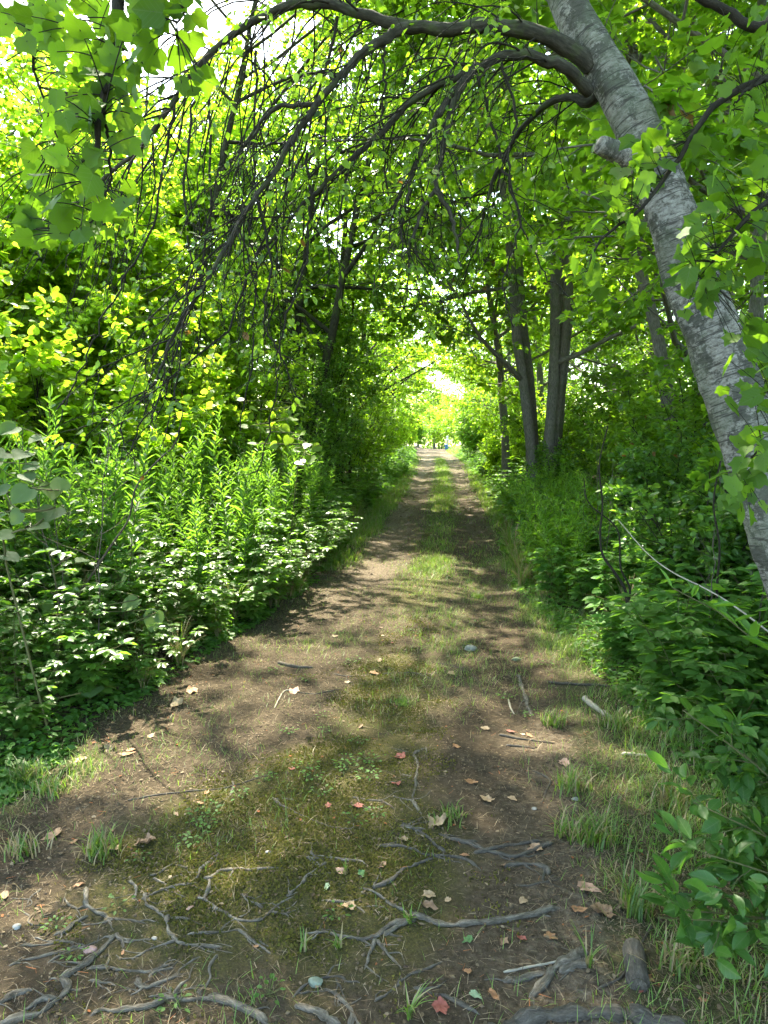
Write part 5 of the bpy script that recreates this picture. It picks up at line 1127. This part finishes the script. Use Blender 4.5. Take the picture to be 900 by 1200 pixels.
# ------------------------------------------------------------------ seedlings and grass tufts
def seedling(seed):
    rg = np.random.default_rng(seed); root = empty('seedling'); n = 9 + seed % 4
    a = np.arange(n) * 2.4 + rg.random(); r = .008 + .035 * rg.random(n) ** .7; p = np.stack([np.cos(a) * r, np.sin(a) * r, .012 + .018 * rg.random(n)], -1)
    link('stems', TB().add(np.linspace(0, 1, 5)[None, :, None] * p[:, None], np.full((n, 5), .0009), 4).me('stems', M['stem']), root)
    d = np.stack([np.cos(a), np.sin(a), .1 * rg.normal(size=n)], -1); N = nrm(np.array([0, 0, 1.]) + .2 * rg.normal(size=(n, 3)))
    link('leaves', leaves(p, d, N, .017 * (.7 + .6 * rg.random(n)), 'oval', .1 + .5 * rg.random(n), 'leaves', M['weed']), root); return root
sp = [seedling(i) for i in range(5)]
SD = Z6([(350,522),(475,485),(530,578),(245,583),(120,640),(90,668),(150,630),(725,650),(480,175),(370,142),(630,115),(640,105),(660,395),(690,460),(610,470),(720,462),(495,520),(590,10),(415,362),(620,470),(645,665),(700,495),(545,355),(330,525),(500,515),(540,300),(700,520),(130,680),(620,490),(860,10),(480,40)]) + Z3([(600,398),(25,95),(330,712)]) + Z2([(565,170),(750,105),(820,15),(230,440),(300,570),(710,765),(480,355)]) + [(640,780),(620,840),(700,905),(795,1095),(740,890),(745,995),(560,1000-270),(590,820)]
for i, (a, b) in enumerate(SD):
    g = G(a, b); s = .8 + .5 * rg.random()
    if i < 5: o = sp[i]; o.location = g; o.scale = (s,) * 3
    else: o = copy_thing(sp[i % 5], g, rg.random() * 6, s)
    tag(o, 'tiny bright green seedling growing flat on the path', 'seedling', 'seedlings on the path')
def tuft(seed, n, L, spread, mat='grass', dry=.15):
    rg = np.random.default_rng(seed); a = rg.random(n) * 6.28; l = L * (.5 + .6 * rg.random(n)); k = 7; t = np.linspace(0, 1, k)[None, :, None]
    b = np.stack([rg.normal(size=n), rg.normal(size=n), 0 * a], -1) * min(spread * .3, .035 if n > 60 else .006); dr = np.stack([np.cos(a), np.sin(a), 0 * a], -1); cv = (.25 + .6 * rg.random(n))[:, None, None]
    c = b[:, None] + dr[:, None] * cv * l[:, None, None] * t ** 1.7 + np.array([0, 0, 1.]) * l[:, None, None] * (t - .42 * cv * t ** 2.6)
    wd = (.0028 * (1 - np.linspace(0, 1, k) ** 2) + .0002)[None, :, None]; side = np.cross(dr, [0, 0, 1.])[:, None]
    V = np.stack([c - side * wd, c + side * wd], 2).reshape(-1, 3); i = np.arange(n)[:, None] * k * 2; j = np.arange(k - 1)[None] * 2
    q = np.stack([i + j, i + j + 1, i + j + 3, i + j + 2], -1).reshape(-1, 4); ti = np.where(rg.random(n) < dry, 1, rg.random(n) * .9)
    return mesh_data('grass_tuft', V, [q], M[mat], tint=np.repeat(ti, k * 2))
TF = [(30,915,260,.13,.20,'soft green grass tuft at the left picture edge'),(60,930,160,.11,.14,'grass tuft just right of the one at the left edge'),(118,1000,140,.14,.16,'sparse dark grass tuft in the lower left'),(30,1000,120,.12,.15,'dry grass tuft at the lower left edge'),
 (170,800,110,.22,.07,'bright arching grass tuft at the foot of the left weeds'),(700,985,200,.15,.13,'grass tuft on the right verge beside the wheel track'),(745,1070,110,.22,.07,'tall sunlit yellow-green grass tuft in the right litter'),
 (672,925,150,.14,.10,'bright sunlit grass tuft right of the dark soil'),(665,1000-20,130,.14,.10,'low grass tuft at the edge of the right track'),(355,1113,14,.08,.03,'few green blades sprouting from the moss'),(396,1110,12,.08,.03,'few blades right of those sprouting in the moss'),
 (480,1192,26,.12,.03,'grass blades at the bottom centre'),(527,958,120,.07,.09,'short grass clump beside the long tan leaf'),(480,1080,40,.06,.05,'small grass clump on the knotted root'),(405,1038-15,24,.06,.03,'green blades beside the acorn'),
 (690,1130,16,.12,.03,'thin yellow blades leaning over the pale root stump'),(790,1000-60,140,.16,.14,'dry grass tuft under the right bank'),(800,1130,130,.14,.16,'brown-green grass below the glossy bush'),(650,850,140,.13,.12,'grass tuft beside the pale root in the right track'),
 (720,850,150,.14,.14,'grass tuft next to the bleached stick'),(470,825,160,.06,.22,'patch of short grass in the path centre'),(560,700,140,.08,.2,'patch of short grass in the upper right of the path'),(390,640,200,.2,.3,'bright grass patch on the left verge'),(420,622,200,.2,.3,'bright grass patch on the left verge farther on'),
 (250,800-60,120,.15,.14,'grass tuft low under the left goldenrod')]
for i, (a, b, n_, L, sp_, lab) in enumerate(TF):
    g = G(a, b); tag(link('grass_tuft', tuft(300 + i, max(12, int(n_ * .7)), L * .85, sp_ * 1.25, dry=.55 if ('dry' in lab or 'brown' in lab) else .22), None, g), lab, 'grass')

# ------------------------------------------------------------------ far end: pale post with a blue drum
def far_things():
    g = np.array([.55, 64.0, float(hgt(.55, 64.0))])
    fm = flat_mat('weathered white paint', (.55, .58, .6), (.75, .78, .8)); bm_ = flat_mat('blue plastic', (.03, .14, .30), (.06, .2, .38))
    root = empty('gate_post', g + [0.1, 1.5, 0]); k = 12
    def lathe(nm, prof, mat, parent, off=(0, 0)):
        pr = np.array(prof); th = np.arange(20) / 20 * 6.2832; V = np.stack([pr[:, None, 0] * np.cos(th) + off[0], pr[:, None, 0] * np.sin(th) + off[1], np.repeat(pr[:, 1:2], 20, 1)], -1)
        i = np.arange(len(pr) - 1)[:, None] * 20; j = np.arange(20)[None]; q = np.stack([i + j, i + (j + 1) % 20, i + 20 + (j + 1) % 20, i + 20 + j], -1).reshape(-1, 4)
        me = mesh_data(nm, V.reshape(-1, 3), [q], None); me.materials.append(mat); return link(nm, me, parent)
    lathe('post', [(.0, -.1), (.08, -.1), (.08, 1.1), (.1, 1.12), (.1, 1.18), (0, 1.22)], fm, root); lathe('rail', [(.0, .8), (.25, .8), (.25, .86), (.0, .86)], fm, root)
    tag(root, 'pale post just visible past the far end of the path', 'post')
    d = lathe('blue_drum', [(0, 0), (.28, 0), (.30, .05), (.29, .28), (.305, .3), (.29, .33), (.29, .6), (.305, .63), (.29, .66), (.29, .88), (.27, .92), (0, .90)], bm_, None); d.location = g; d.scale = (.5, .5, .5)
    tag(d, 'tiny bright blue drum at the far end of the path', 'drum')
far_things()
